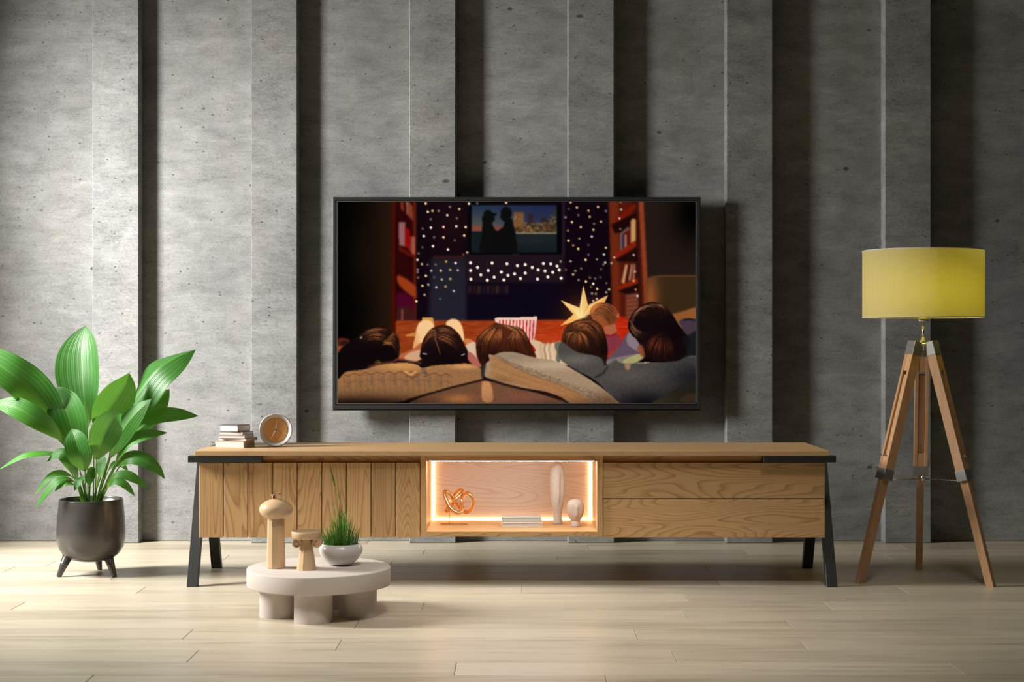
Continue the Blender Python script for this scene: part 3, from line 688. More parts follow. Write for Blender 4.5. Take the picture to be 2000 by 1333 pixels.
# --- head C (auburn, parting to the side)
mC = poly([(195,470),(220,390),(300,320),(380,260),(450,215),(510,230),(590,250),(700,265),(770,280),(830,330),(880,430),(930,540),(980,660),(900,680),(600,680),(400,720),(300,750),(250,740),(210,640)], 5, .8)
put(mC, (84, 38, 20)); shade(mC, 440, 520, 130, 140, (44, 18, 12), .7, 5); shade(mC, 700, 560, 90, 80, (30, 12, 10), .8, 5)
hair([[(470,230),(330,320),(240,420),(210,560),(260,720)], [(490,240),(400,330),(320,440),(290,560),(320,720)], [(500,250),(460,340),(420,450),(390,560),(380,680)], [(520,260),(530,350),(520,440),(480,540),(450,640)]], 5, 230, (60,26,14), (196,112,60), .3, .25, .45, mC)
hair([[(700,310),(640,400),(590,480),(580,600)], [(710,300),(720,400),(740,500),(745,600)], [(720,290),(790,370),(850,480),(900,620)], [(740,280),(830,350),(900,480),(960,640)]], 5, 200, (70,30,16), (210,130,74), .2, .3, .45, mC)
hair([[(500,240),(580,260),(640,290),(700,320)], [(480,230),(600,240),(700,260),(800,300)]], 5, 60, (100,50,28), (226,160,98), .5, .4, .4, mC)
# --- head D (boy with brown hair)
mD = poly([(140,640),(160,540),(200,470),(290,415),(380,395),(460,405),(540,450),(590,540),(615,640),(625,740),(600,850),(560,820),(500,790),(400,770),(290,785),(210,770),(170,700)], 6, .8)
put(mD, (78, 38, 20)); shade(mD, 480, 640, 150, 150, (34, 16, 12), .8, 6)
hair([[(280,540),(210,540),(170,600),(180,690)], [(300,530),(260,580),(240,660),(230,760)], [(310,530),(330,600),(330,680),(320,780)], [(320,530),(400,580),(430,680),(430,770)]], 6, 240, (58,28,16), (214,128,70), .3, .3, .45, mD)
hair([[(280,530),(260,460),(340,420),(440,430),(520,500)], [(290,530),(320,470),(400,460),(470,510),(520,620)], [(300,530),(370,500),(440,540),(500,640),(520,780)], [(320,530),(400,420),(520,470),(590,600),(610,780)]], 6, 260, (56,26,14), (206,124,70), .35, .28, .45, mD)
# --- head E (dark hair, right)
mE = poly([(835,480),(850,400),(900,320),(960,270),(1040,230),(1120,225),(1200,250),(1270,320),(1320,390),(1370,470),(1440,560),(1480,640),(1440,760),(1350,820),(1240,840),(1100,820),(1000,790),(990,720),(930,620),(870,560)], 6, .9)
put(mE, (17, 8, 12)); shade(mE, 1100, 300, 170, 60, (86, 48, 26), .7, 6); shade(mE, 1150, 690, 130, 110, (66, 28, 16), .7, 6)
hair([[(1150,420),(1000,330),(900,360),(870,470)], [(1170,400),(1060,280),(960,290),(880,400)], [(1180,390),(1160,290),(1100,250),(1040,260)], [(1200,400),(1240,320),(1200,270),(1150,250)]], 6, 200, (30,14,12), (196,130,86), .65, .25, .4, mE)
hair([[(870,470),(900,550),(980,620),(1080,600)], [(860,420),(930,520),(1040,560),(1150,540)]], 6, 70, (24,12,12), (170,110,74), .2, .25, .4, mE)
hair([[(1180,540),(1080,600),(1030,700),(1010,790)], [(1190,540),(1140,640),(1110,720),(1100,820)], [(1200,540),(1210,640),(1200,730),(1190,820)], [(1220,540),(1290,640),(1300,730),(1290,820)]], 6, 200, (26,10,10), (150,66,38), .4, .3, .4, mE)
put(poly([(930,700),(960,660),(1000,700),(1010,800),(960,770)], 6, .9), (140, 72, 44), .8)
put(poly([(1370,420),(1450,400),(1545,420),(1545,560),(1450,560),(1400,500)], 6, 1.2), (66, 52, 62)); stroke(tr([(1420,410),(1470,402),(1540,412)], 6), (20,16,22), .9, 1.4)
put(poly([(1400,600),(1480,560),(1560,540),(1560,820),(1380,830),(1450,740)], 6, 1.5), (22, 24, 26))
for mk, cx_, cy_, rx_, ry_, z_ in ((mA, 250, 720, 330, 170, 4), (mB, 1400, 720, 330, 150, 4), (mC, 420, 720, 200, 130, 5), (mC, 760, 680, 200, 80, 5), (mD, 430, 800, 220, 120, 6), (mD, 600, 700, 70, 150, 6), (mE, 1300, 560, 190, 190, 6)):
    shade(mk, cx_, cy_, rx_, ry_, (12, 5, 7), .75, z_)
# --- bedding and pillows
mS = poly([(940,1240),(1200,1130),(1500,1040),(1870,950),(2050,960),(2400,1040),(2900,1200),(3100,1300),(900,1300)], 4, 1.2, False); put(mS, (112, 74, 52))
shade(mS, 1560, 1200, 200, 60, (196, 122, 66), .8, 4); put(mS * poly([(1885,960),(1965,970),(2010,1080),(2010,1230),(1890,1230),(1870,1100)], 4, 1.4), (214, 150, 94), .8)
shade(mS, 2500, 1200, 500, 90, (136, 84, 66), .6, 4)
mP = poly([(-40,980),(20,930),(110,850),(330,820),(500,770),(700,740),(900,735),(1030,760),(1100,800),(1250,770),(1500,750),(1700,745),(1850,800),(1880,860),(1880,940),(1700,990),(1450,1050),(1150,1140),(800,1235),(400,1245),(0,1245),(-40,1200)], 4, .9)
put(mP, (150, 106, 68)); shade(mP, 850, 770, 330, 70, (216, 150, 84), .85, 4); shade(mP, 1650, 780, 200, 36, (222, 158, 96), .8, 4); shade(mP, 300, 1290, 900, 100, (40, 18, 10), .95, 4); shade(mP, 150, 880, 160, 60, (170,110,60), .6, 4)
CLIP = mP
for k in range(19):
    x0 = 60 + 75 * k; yb_ = 880 - 34 * math.sin(k / 18 * 3.0) + (k % 2) * 34
    x1 = 60 + 75 * (k + 1); yb2 = 880 - 34 * math.sin((k + 1) / 18 * 3.0) + ((k + 1) % 2) * 34
    if x0 < 1500: stroke(tr([(x0, yb_), (x1, yb2)], 4), (108, 60, 40), .6, .8); stroke(tr([(x0, yb_ + 90), (x1, yb2 + 96)], 4), (112, 68, 44), .35, .9)
    stroke(tr([(x0 + 20, yb_ + 10), (x0 + 26, yb_ + 250)], 4), (108, 66, 44), .22, 1.2)
    if k % 2: stroke(tr([(x0, yb_ + 40), (x0, yb_ + 130)], 4), (104, 84, 74), .4, 3.2)
stroke(tr([(880,850),(940,890),(1010,850)], 4), (232, 168, 100), .7, 1.6); stroke(tr([(900,900),(970,925),(1040,890)], 4), (90, 50, 30), .6, 1.4); stroke(tr([(1100,800),(1140,860),(1150,900)], 4), (96, 80, 66), .7, 3.4)
CLIP = None
stroke(tr([(900,1215),(1200,1130),(1500,1050),(1880,955),(2050,965),(2400,1050),(2900,1210)], 4), (30, 16, 12), .85, 1.5)
mG = poly([(120,800),(140,640),(300,740),(470,775),(560,810),(600,880),(700,815),(780,860),(1000,850),(1150,850),(1340,835),(1560,800),(1560,1270),(1000,1290),(780,1290),(500,1040),(300,930)], 6, 1.0)
put(mG, (74, 70, 66)); shade(mG, 300, 820, 200, 60, (110, 108, 98), .7, 6); shade(mG, 1000, 1290, 330, 150, (12, 8, 14), .95, 6); shade(mG, 1560, 1000, 220, 110, (34, 30, 36), .8, 6); shade(mG, 860, 980, 260, 70, (88, 82, 76), .6, 6)
put(mG * poly([(860,855),(950,835),(1060,830),(1160,848),(1000,856)], 6, .8), (216, 182, 116)); put(mG * poly([(800,860),(860,850),(850,920),(815,920)], 6, 1.2), (170, 130, 92), .8)
CLIP = mG; stroke(tr([(600,900),(640,860),(700,815),(760,835),(800,860)], 6), (112, 108, 98), .8, 1.4); stroke(tr([(500,1000),(580,960),(620,890)], 6), (40, 38, 38), .8, 2); CLIP = None
put(poly([(1100,1290),(1200,1200),(1350,1110),(1560,1050),(1600,1300)], 6, 1.4), (52, 48, 30)); put(poly([(1380,1230),(1470,1170),(1560,1180),(1560,1240),(1440,1260)], 6, 1.6), (96, 70, 34), .8)
mW = poly([(300,790),(350,720),(375,700),(360,625),(430,632),(520,600),(640,592),(760,610),(900,650),(1050,680),(1200,705),(1350,760),(1500,840),(1700,960),(1880,1090),(2000,1200),(2060,1300),(1500,1300),(1300,1180),(1100,1110),(800,1060),(550,1000),(350,940),(300,880)], 5, .9)
put(mW, (160, 134, 106)); shade(mW, 1200, 770, 500, 60, (196, 172, 142), .7, 5); shade(mW, 640, 660, 160, 50, (140, 122, 108), .6, 5)
rot = poly([(400,640),(520,700),(900,880),(1250,1000),(1560,1130),(1700,1300),(1500,1300),(1300,1180),(1100,1110),(800,1060),(550,1000),(380,920),(390,760)], 5, 3.2); put(rot * mW, (166, 124, 84), .9)
CLIP = mW * rot
for k in range(13):
    f = k / 12.0
    a_ = [(400, 650 + 260 * f), (560, 720 + 250 * f), (850, 860 + 190 * f), (1150, 975 + 150 * f), (1400, 1070 + 150 * f), (1640, 1200 + 130 * f)]
    stroke(tr(a_, 5), [(186, 132, 84), (142, 92, 56), (178, 126, 76), (150, 102, 66)][k % 4], .55, 1.4 + (k % 3) * .5)
CLIP = mW * np.clip(1 - rot, 0, 1)
for _ in range(700):
    x_ = rng.uniform(500, 2000); y_ = 640 + (x_ - 500) * 0.36 + rng.uniform(20, 210)
    stroke(tr([(x_, y_), (x_ + 8, y_)], 5), (112, 88, 70), .5, .7)
shade(mW, 1900, 1230, 260, 120, (96, 66, 44), .7, 5); shade(mW, 500, 960, 200, 50, (110, 82, 52), .5, 5)
CLIP = mW
stroke(tr([(430,640),(520,700),(900,880),(1250,1000),(1560,1140)], 5), (96, 62, 44), .3, 1.2); stroke(tr([(480,640),(560,700),(860,830),(1250,960),(1600,1110)], 5), (110, 84, 66), .4, 1.2)
CLIP = None
stroke(tr([(310,930),(550,1010),(800,1070),(1100,1120),(1300,1190),(1420,1270)], 5), (24, 12, 10), .9, 1.7)
put(poly([(260,760),(330,760),(300,930),(265,935)], 5, 1.2, False), (46, 38, 34), .85)
put((GX < 770).astype(float) * np.clip((735 - GX) / 75, 0, 1) * np.clip((640 - GY) / 30, 0, 1), (3, 2, 2), .85)
shade((GY > 740).astype(float), 700, 800, 160, 26, (10, 5, 4), .8); shade((GY > 740).astype(float), 1110, 800, 110, 18, (30, 18, 14), .5); shade((GY > 700).astype(float), 1350, 760, 60, 60, (16, 13, 18), .55)
cloth = vnoise(1.2, 1.0, 21) * 2.0; img += cloth[..., None] * np.clip((GY - 690) / 10, 0, 1)[..., None] * (img.sum(-1) > 120)[..., None]
img = np.clip(img + rng.normal(0, 1.4, img.shape), 0, 255); 
# --- the screen mesh
lin = img / 255.0; lin = np.where(lin <= 0.04045, lin / 12.92, ((lin + 0.055) / 1.055) ** 2.4)
xs = np.linspace(SX0, SX1, NX); zs = np.linspace(SZ1, SZ0, NY)
vx, vz = np.meshgrid(xs, zs); ysc = yt + 0.0075
ro = origin(root)
ve = np.stack([vx - ro.x, np.full_like(vx, ysc - ro.y), vz - ro.z], -1).reshape(-1, 3).astype(np.float32)
i = np.arange((NY - 1) * (NX - 1)); rr_, cc_ = i // (NX - 1), i % (NX - 1); a0 = rr_ * NX + cc_
quads = np.stack([a0, a0 + NX, a0 + NX + 1, a0 + 1], -1).astype(np.int32)
me = bpy.data.meshes.new('screen'); nf_ = len(quads)
me.vertices.add(NX * NY); me.vertices.foreach_set('co', ve.ravel())
me.loops.add(nf_ * 4); me.loops.foreach_set('vertex_index', quads.ravel())
me.polygons.add(nf_); me.polygons.foreach_set('loop_start', np.arange(0, nf_ * 4, 4, dtype=np.int32))
me.update(calc_edges=True); me.validate()
ca = me.color_attributes.new('picture', 'FLOAT_COLOR', 'POINT')
ca.data.foreach_set('color', np.concatenate([lin, np.ones((NY, NX, 1))], -1).reshape(-1).astype(np.float32))
sm = NT('screen_picture'); at = sm.n('ShaderNodeAttribute', _attribute_name='picture')
sm.set(Base__Color=(0.0004, 0.0004, 0.0004, 1), Roughness=0.3, Specular__IOR__Level=0.0, Emission__Color=at.outputs['Color'], Emission__Strength=1.0)
me.materials.append(sm.m)
so = bpy.data.objects.new('screen', me); COL.objects.link(so); so.parent = root
so['label'] = 'screen showing people on pillows watching a film'
# ------------------------------------------------------------------ books on the sideboard
def book(name, c, size, ang, cover, label, group, spine_side='back', t=0.0022, cov=0.0025):
    """c = centre of the underside; width along local x, depth along local y; pages show on the open sides"""
    wx, wy, h = size
    r_ = thing(name, c, label, 'book', group)
    Mx = Matrix.Translation(Vector(c)) @ Matrix.Rotation(ang, 4, 'Z')
    m_ = MB()
    m_.obox(Mx, -wx/2, wx/2, -wy/2, wy/2, 0, t); m_.obox(Mx, -wx/2, wx/2, -wy/2, wy/2, h - t, h)
    if spine_side == 'back': m_.obox(Mx, -wx/2, wx/2, wy/2 - t, wy/2, t, h - t)
    elif spine_side == 'left': m_.obox(Mx, -wx/2, -wx/2 + t, -wy/2, wy/2, t, h - t)
    elif spine_side == 'right': m_.obox(Mx, wx/2 - t, wx/2, -wy/2, wy/2, t, h - t)
    obj('cover', m_, cover, r_, bevel=0.0004, segs=1)
    m_ = MB(); e = cov
    x0 = -wx/2 + (t if spine_side == 'left' else e); x1 = wx/2 - (t if spine_side == 'right' else e)
    m_.obox(Mx, x0, x1, -wy/2 + e, wy/2 - t, t + 0.00005, h - t - 0.00005)
    obj('pages', m_, M['page'], r_)
    return r_
ZT = 0.4805
stack = [(416, 476, 494, 862, 875, 'cover_pale', 'thick pale book at the bottom of the stack by the round clock'),
         (422, 480, 498, 856.5, 862, 'cover_mid', 'thin book with taupe cover lying on the thick bottom book'),
         (424, 478, 497, 850.5, 856.5, 'cover_pale', 'pale book in the middle of the stack by the clock'),
         (425, 474, 491, 844.5, 850.5, 'cover_mid', 'thin book directly beneath the dark grey topmost book'),
         (425.5, 464, 487, 830.5, 844.5, 'cover_dark', 'book with dark grey cover on top of the stack by the clock')]
z = ZT; angs = [-0.30, -0.34, -0.22, -0.30, -0.46]
for (xa, xm, xb, ya, yb_, cv, lab), an in zip(stack, angs):
    Dn = 5.50; h = (yb_ - ya) * Dn / F
    wx = (xm - xa) * Dn / F / math.cos(an); wy = 0.085 if an > -0.4 else 0.075
    # corner nearest the camera sits at xm
    cx = Xt(xm, Dn); cy = Dn - WALL
    cen = Vector((cx, cy, 0)) - Matrix.Rotation(an, 3, 'Z') @ Vector((wx/2, -wy/2, 0))
    book('book', (cen.x, cen.y, z + 0.0002), (wx, wy, h - 0.0002), an, M[cv], lab, 'books stacked on the sideboard', t=0.0032 if cv == 'cover_dark' else 0.0016, cov=0.0015)
    z += h + 0.0002
# ------------------------------------------------------------------ clock
Dc = 5.565; cc = P(537.5, 840.5, Dc)
root = thing('desk_clock', (cc.x, Dc - WALL, ZT), 'small round white clock with wooden face and pale hands beside the book stack', 'clock')
ax = Vector((0.13, -1, 0.12)).normalized()
Q = ax.to_track_quat('Z', 'Y').to_matrix()
rb = 0.0585
prof = [(0.0001, -0.045), (0.028, -0.044), (0.046, -0.038), (0.0560, -0.024), (0.0595, -0.006), (0.0596, 0.010), (0.0585, 0.0150), (0.0568, 0.0158), (0.0545, 0.0135), (0.0480, 0.0055), (0.0435, 0.0015), (0.0425, 0.001), (0.0001, 0.001)]
m_ = MB(); m_.lathe(prof, (cc.x + 0.002, Dc - WALL, ZT + 0.0592), 64, M=Q); low = min(v.z for v in m_.v)
for v in m_.v: v.z += ZT + 0.0003 - low
ccz = ZT + 0.0592 + ZT + 0.0003 - low
obj('clock_case', m_, M['clock_body'], root)
cb = Vector((cc.x + 0.002, Dc - WALL, ccz))
m_ = MB(); m_.lathe([(0.0001, 0.0012), (0.0428, 0.0012), (0.0428, 0.004), (0.0001, 0.004)], cb, 48, M=Q, smooth=False); obj('clock_face', m_, M['clock_face'], root)
def on_face(px, py, h):
    # point on the dial plane, offsets in the dial's own axes given as photo pixels from its centre
    e1 = Vector((1, 0, 0)) - ax * ax.x; e1.normalize(); e2 = ax.cross(e1) * -1
    if e2.z < 0: e2 = -e2
    s_ = Dc / F
    return cb + ax * h + e1 * (px * s_) + e2 * (-py * s_)
m_ = MB(); m_.beam(on_face(-0.5, 2, .0065), on_face(1.8, -17, .0065), .0032, .0008, (1, 0, 0), .0018, .0008); obj('hour_hand', m_, M['hand'], root)
m_ = MB(); m_.beam(on_face(0.8, -1, .0075), on_face(-10, 18, .0075), .0030, .0008, (1, 0, .3), .0018, .0008); obj('minute_hand', m_, M['hand'], root)
m_ = MB(); m_.lathe([(0.0026, 0.004), (0.0026, 0.0088), (0.0001, 0.0092)], cb, 16, M=Q); obj('centre_pin', m_, M['black_metal'], root)

# ------------------------------------------------------------------ in the lit niche
zs_ = 0.1944 + 0.0003
# twisted metal sculpture
Dk = 5.62
root = thing('knot_sculpture', (Xt(888, Dk), Dk - WALL, zs_), 'shiny copper gold knot sculpture on a thin rod and flat base in the lit niche', 'sculpture')
def kz(x, y, d): return P(850 + x / 13.333, 940 + y / 13.333, Dk + d)
A_ = [(240,290,0),(290,500,-.014),(400,720,-.022),(600,835,-.022),(705,720,-.008),(690,480,.010),(780,325,.004),(910,360,-.008),(1000,560,-.004),(920,750,.010),(765,805,.018),(620,680,.020),(490,480,.014),(370,320,.012)]
B_ = [(290,775,-.002),(350,580,.022),(460,390,.032),(620,235,.030),(715,262,.020),(640,365,.004),(510,510,-.006),(410,640,.002),(335,772,.004)]
m_ = MB(); m_.tube(cat([kz(*q) for q in A_], 8, True), 0.0070, 12, True); m_.tube(cat([kz(*q) for q in B_], 8, True), 0.0060, 12, True)
obj('knot', m_, M['gold'], root)
zk = kz(371, 780, 0)
m_ = MB(); m_.tube([Vector((zk.x, zk.y, zk.z)), Vector((zk.x, zk.y, zs_ + 0.004))], 0.0011, 8); obj('rod', m_, M['gold'], root)
m_ = MB(); m_.box(Xt(861.5, 5.62), Xt(914, 5.62), 5.597 - WALL, 5.65 - WALL, zs_, zs_ + 0.0045); obj('base', m_, M['gold'], root, bevel=0.0008)
# three books lying flat
z = zs_
for (xa, xb, h, cv, lab) in ((980, 1059.5, 11.0, 'cover_white', 'cream book at the bottom of the pile in the lit niche'), (980, 1058, 6.0, 'cover_white', 'thin white book in the middle of the niche pile'), (979.5, 1057, 7.0, 'cover_teal', 'pale pink book with teal edge on top of the niche pile')):
    hh = h * 5.5 / F * 0.80
    r_ = book('book', ((Xt(xa, 5.5) + Xt(xb, 5.5)) / 2, 5.51 - WALL + 0.04, z + 0.0002), (Xt(xb, 5.5) - Xt(xa, 5.5), 0.09, hh), 0.03, M[cv], lab, 'books lying in the niche', 'left', t=0.0018, cov=0.001)
    z += hh + 0.0002
m_ = MB(); Mx = Matrix.Translation(Vector(((Xt(979.5, 5.5) + Xt(1057, 5.5)) / 2, 5.51 - WALL + 0.04, z))) @ Matrix.Rotation(0.03, 4, 'Z')
m_.obox(Mx, -0.070, 0.070, -0.0445, 0.0445, -0.0006, 0.0012); sl = obj('cover_sheet', m_, M['cover_pale'], r_)
# faceted heads
def head(name, px, D, y_top, y_chin, y_foot, wpx, neckw, footw, nose, label, rot=0.25):
    z0 = zs_; cx = Xt(px, D)
    r_ = thing(name, (cx, D - WALL, z0), label, 'sculpture', 'faceted clay heads')
    zt_, zc_ = Zt(y_top, D), Zt(y_chin, D)
    hw = wpx / 2 * D / F; n_ = 40; prof = []
    for i in range(25):
        t = i / 24; zz = zc_ + (zt_ - zc_) * t
        rr_ = hw * (0.52 + 0.48 * math.sin(math.pi / 2 * min(1, t / 0.55))) * (1 - max(0, (t - 0.62) / 0.381) ** 2.6) ** 0.5 if t < 0.999 else hw * 0.05
        prof.append((max(rr_, 0.0005), zz))
    nk = neckw / 2 * D / F; ft = footw / 2 * D / F
    m_ = MB(); vs = []; fs = []
    for rr_, zz in prof:
        t = (zz - zc_) / (zt_ - zc_)
        for k in range(n_):
            a = 2 * math.pi * k / n_ - math.pi / 2 + rot
            th = (k if k <= n_/2 else k - n_) / n_ * 2 * math.pi      # 0 = front of the face
            s_ = 1.0
            if abs(th) < 1.15:
                env = math.sin(math.pi * min(1, max(0, (t - 0.10) / 0.72)))
                flat = 0.86 / max(0.72, math.cos(th * 0.75)) * 0.98
                s_ = (1 - env) + env * min(1.0, flat)
                if abs(th) < 0.30 and 0.22 < t < nose: s_ += 0.42 * (1 - abs(th) / 0.30) * (1 - 0.45 * t)
            vs.append((cx + rr_ * s_ * math.cos(a), D - WALL + rr_ * s_ * math.sin(a) * 0.95, zz))
    for i in range(24):
        for k in range(n_):
            k2 = (k + 1) % n_; fs.append((i*n_+k, i*n_+k2, (i+1)*n_+k2, (i+1)*n_+k))
    fs.append(tuple(24 * n_ + k for k in range(n_)))
    m_.add(vs, fs, True); obj('head', m_, M['clay'], r_)
    m_ = MB(); m_.lathe([(ft, z0), (ft * 0.98, z0 + 0.004), (nk * 1.02, z0 + (zc_ - z0) * 0.5), (nk, zc_ + (zt_-zc_)*0.02), (nk * 0.8, zc_ + (zt_-zc_)*0.06)], (cx, D - WALL, 0), 32); obj('neck', m_, M['clay'], r_)
    return r_
head('head_sculpture', 1089, 5.62, 903, 1004, 1022, 30.5, 16, 21, 0.80, 'tall narrow faceted clay head standing in the niche', 0.10)
head('head_sculpture', 1124, 5.545, 975, 1019, 1027, 33.5, 18, 20, 0.75, 'short rounded faceted clay head at the right of the niche', 0.15)

# ------------------------------------------------------------------ low round table
tc_ = Vector((-0.612, 4.87 - WALL, 0)); TZ = 0.148
root = thing('low_round_table', tc_, 'low round off-white table on thick drum legs standing on the floor', 'coffee table')
m_ = MB(); r0 = 0.2265
m_.lathe([(0.0001, 0.092), (r0 - 0.004, 0.092), (r0 - 0.001, 0.093), (r0, 0.096), (r0, TZ - 0.004), (r0 - 0.001, TZ - 0.001), (r0 - 0.004, TZ), (0.0001, TZ)], tc_, 128)
o_ = obj('tabletop', m_, M['table'], root); o_.modifiers.new('e', 'EDGE_SPLIT').split_angle = R(60)
for x_, d_ in ((-0.612, 4.73), (-0.733, 4.823), (-0.484, 4.823), (-0.60, 4.985)):
    m_ = MB(); m_.lathe([(0.0592, 0.0), (0.0592, 0.0918)], (x_, d_ - WALL, 0), 64); o_ = obj('leg', m_, M['table'], root); o_.modifiers.new('e', 'EDGE_SPLIT').split_angle = R(40)
Z0 = TZ + 0.0003
# tall mushroom shaped vase
Dm = 4.845; x_ = Xt(539, Dm); y_ = Dm - WALL
root = thing('wooden_mushroom_vase', (x_, y_, Z0), 'tall pale wood ornament with a fat oval cap on the round table', 'vase')
m_ = MB(); zc_ = Zt(995.5, Dm); m_.lathe([(0.0295, Z0), (0.0262, zc_ - 0.02)], (x_, y_, 0), 12, False, phase=0.2); obj('column', m_, M['beech'], root, bevel=0.002)
m_ = MB(); pr = [(max(0.0525 * math.cos(t), 0.0002), zc_ + 0.0325 * math.sin(t)) for t in [(-math.pi/2 + math.pi * i / 24) for i in range(25)]]
m_.lathe(pr, (x_, y_, 0), 48); obj('oval_cap', m_, M['beech'], root)
m_ = MB(); xn = Xt(534.5, Dm); m_.lathe([(0.0062, zc_ + 0.028), (0.0056, Zt(967.5, Dm))], (xn, y_, 0), 20); obj('neck', m_, M['copper'], root)
m_ = MB(); Qd = Matrix.Rotation(R(-7), 3, 'Y') @ Matrix.Rotation(R(0), 3, 'X'); m_.lathe([(0.0001, -0.0006), (0.0185, -0.0006), (0.0185, 0.0006), (0.0001, 0.0006)], (Xt(539.5, Dm), y_, Zt(966.3, Dm)), 32, M=Qd); obj('disc', m_, M['copper'], root)
# short stand with scrolls
Ds = 4.81; x_ = Xt(598.5, Ds); y_ = Ds - WALL
root = thing('wooden_scroll_stand', (x_, y_, Z0), 'short pale wood stand with round dish top and two scrolls on the round table', 'vase')
m_ = MB(); m_.lathe([(0.0310, Z0), (0.0165, Zt(1052, Ds))], (x_, y_, 0), 12, False, phase=0.26); obj('column', m_, M['beech'], root, bevel=0.0015)
zd0, zd1 = Zt(1052, Ds), Zt(1037.5, Ds)
m_ = MB(); m_.lathe([(0.0001, zd0), (0.0415, zd0), (0.0455, zd0 + 0.004), (0.0472, zd1 - 0.005), (0.0465, zd1), (0.0430, zd1), (0.0400, zd1 - 0.005), (0.0001, zd1 - 0.006)], (x_, y_, 0), 56); obj('dish', m_, M['beech'], root)
for px in (579, 618.5):
    xx = Xt(px, Ds - 0.02); zz = Zt(1061.5, Ds - 0.02); rr_ = 0.0152; Qy = Matrix.Rotation(R(90), 3, 'X')
    m_ = MB(); m_.lathe([(0.0001, -0.019), (rr_ - 0.001, -0.019), (rr_, -0.018), (rr_, 0.018), (rr_ - 0.001, 0.019), (rr_ - 0.003, 0.019), (rr_ - 0.0035, 0.0172), (0.005, 0.0172), (0.0045, 0.019), (0.0001, 0.019)], (xx, y_, zz), 32, M=Qy)
    obj('scroll', m_, M['beech'], root)
# bowl with grass
Db = 4.91; x_ = Xt(665.5, Db); y_ = Db - WALL
root = thing('grass_bowl', (x_, y_, Z0), 'round white ceramic bowl planted with tall green grass on the round table', 'plant')
m_ = MB(); zr = Zt(1062, Db)
prof = [(0.0001, Z0), (0.030, Z0), (0.042, Z0 + 0.006), (0.056, Z0 + 0.019), (0.0665, Z0 + 0.035), (0.0708, Z0 + 0.048), (0.0695, Z0 + 0.058), (0.0640, Z0 + 0.0648), (0.0585, zr), (0.0555, zr), (0.0545, zr - 0.003), (0.060, Z0 + 0.052), (0.0001, Z0 + 0.050)]
m_.lathe(prof, (x_, y_, 0), 64); bw = obj('bowl', m_, M['ceramic'], root, sub=1)
m_ = MB(); m_.lathe([(0.0001, Z0 + 0.051), (0.058, Z0 + 0.051), (0.057, Z0 + 0.0565), (0.03, Z0 + 0.0575), (0.0001, Z0 + 0.059)], (x_, y_, 0), 32); obj('soil', m_, M['soil'], root)
gm = NT('grass_blade'); gi = gm.n('ShaderNodeNewGeometry').outputs['Random Per Island']
gc = gm.ramp(gi, [(0.0, (0.035, 0.13, 0.012)), (0.5, (0.075, 0.23, 0.02)), (0.85, (0.16, 0.33, 0.045)), (1.0, (0.42, 0.40, 0.19))])
gm.set(Base__Color=gc, Roughness=0.45, Subsurface__Weight=0.0, Specular__IOR__Level=0.4)
tr_ = gm.n('ShaderNodeBsdfTranslucent', Color=gc); mx = gm.n('ShaderNodeMixShader', Fac=0.3)
gm.t.links.new(gm.b.outputs[0], mx.inputs[1]); gm.t.links.new(tr_.outputs[0], mx.inputs[2]); gm.t.links.new(mx.outputs[0], gm.out.inputs[0])
rg = random.Random(11)
def blade(m_, a, b, c, w_, n_=7):
    a, b, c = Vector(a), Vector(b), Vector(c); vs = []; fs = []
    side = Vector((rg.uniform(-1, 1), rg.uniform(-1, 1) - .6, 0)).cross(Vector((0, 0, 1))).normalized()
    for i in range(n_ + 1):
        t = i / n_; p = a*(1-t)**2 + b*2*t*(1-t) + c*t*t; ww = w_ * (1 - t) ** 0.6 * (0.6 + 0.4 * min(1, t * 4)) / 2
        vs += [p - side * ww, p + side * ww]
    for i in range(n_): fs.append((2*i, 2*i+1, 2*i+3, 2*i+2))
    m_.add(vs, fs, True)
m_ = MB()
for k in range(270):
    a = rg.uniform(0, 6.283); r_ = 0.052 * math.sqrt(rg.random()); px_ = r_ * math.cos(a); py_ = r_ * math.sin(a)
    hgt = rg.uniform(0.035, 0.075) + max(0, 0.085 * math.exp(-((px_ - 0.004) / 0.022) ** 2)) * rg.random() ** 0.8
    lean = Vector((px_ * rg.uniform(0.1, 0.5) + rg.gauss(0, .011), py_ * 0.4 + rg.gauss(0, .008), hgt))
    base = Vector((x_ + px_, y_ + py_, Z0 + 0.055)); tip = base + lean
    mid = base + Vector((lean.x * 0.15, lean.y * 0.15, hgt * 0.6)); blade(m_, base, mid, tip, rg.uniform(0.002, 0.0042))
def gp(x, y): return P(460 + x / 3.9206, 900 + y / 3.9206, Db)
for pts in (((790,610),(770,420),(742,300)), ((770,600),(730,470),(722,345)), ((800,600),(905,520),(905,330)), ((800,600),(860,470),(915,410)),
            ((780,600),(760,400),(676,470)), ((850,600),(790,360),(865,400)), ((830,600),(780,400),(800,320)), ((870,600),(890,480),(935,560)), ((760,600),(735,560),(715,490)), ((740,610),(735,600),(720,600))):
    blade(m_, gp(*pts[0]), gp(*pts[1]), gp(*pts[2]), 0.004, 12)
# two long thin stalks that carry a single blade each
m_.tube(cat([gp(815,600), gp(790,400), gp(762,190), gp(735,90), gp(722,25)], 5), [0.0005]*21, 5); m_.tube(cat([gp(820,600), gp(812,420), gp(803,300), gp(800,215)], 5), [0.0005]*16, 5)
blade(m_, gp(760,190), gp(738,110), gp(722,25), 0.007, 8); blade(m_, gp(803,318), gp(796,265), gp(812,210), 0.006, 8); blade(m_, gp(803,318), gp(790,265), gp(785,235), 0.003, 8)
go = obj('grass', m_, gm.m, root); go['kind'] = 'stuff'

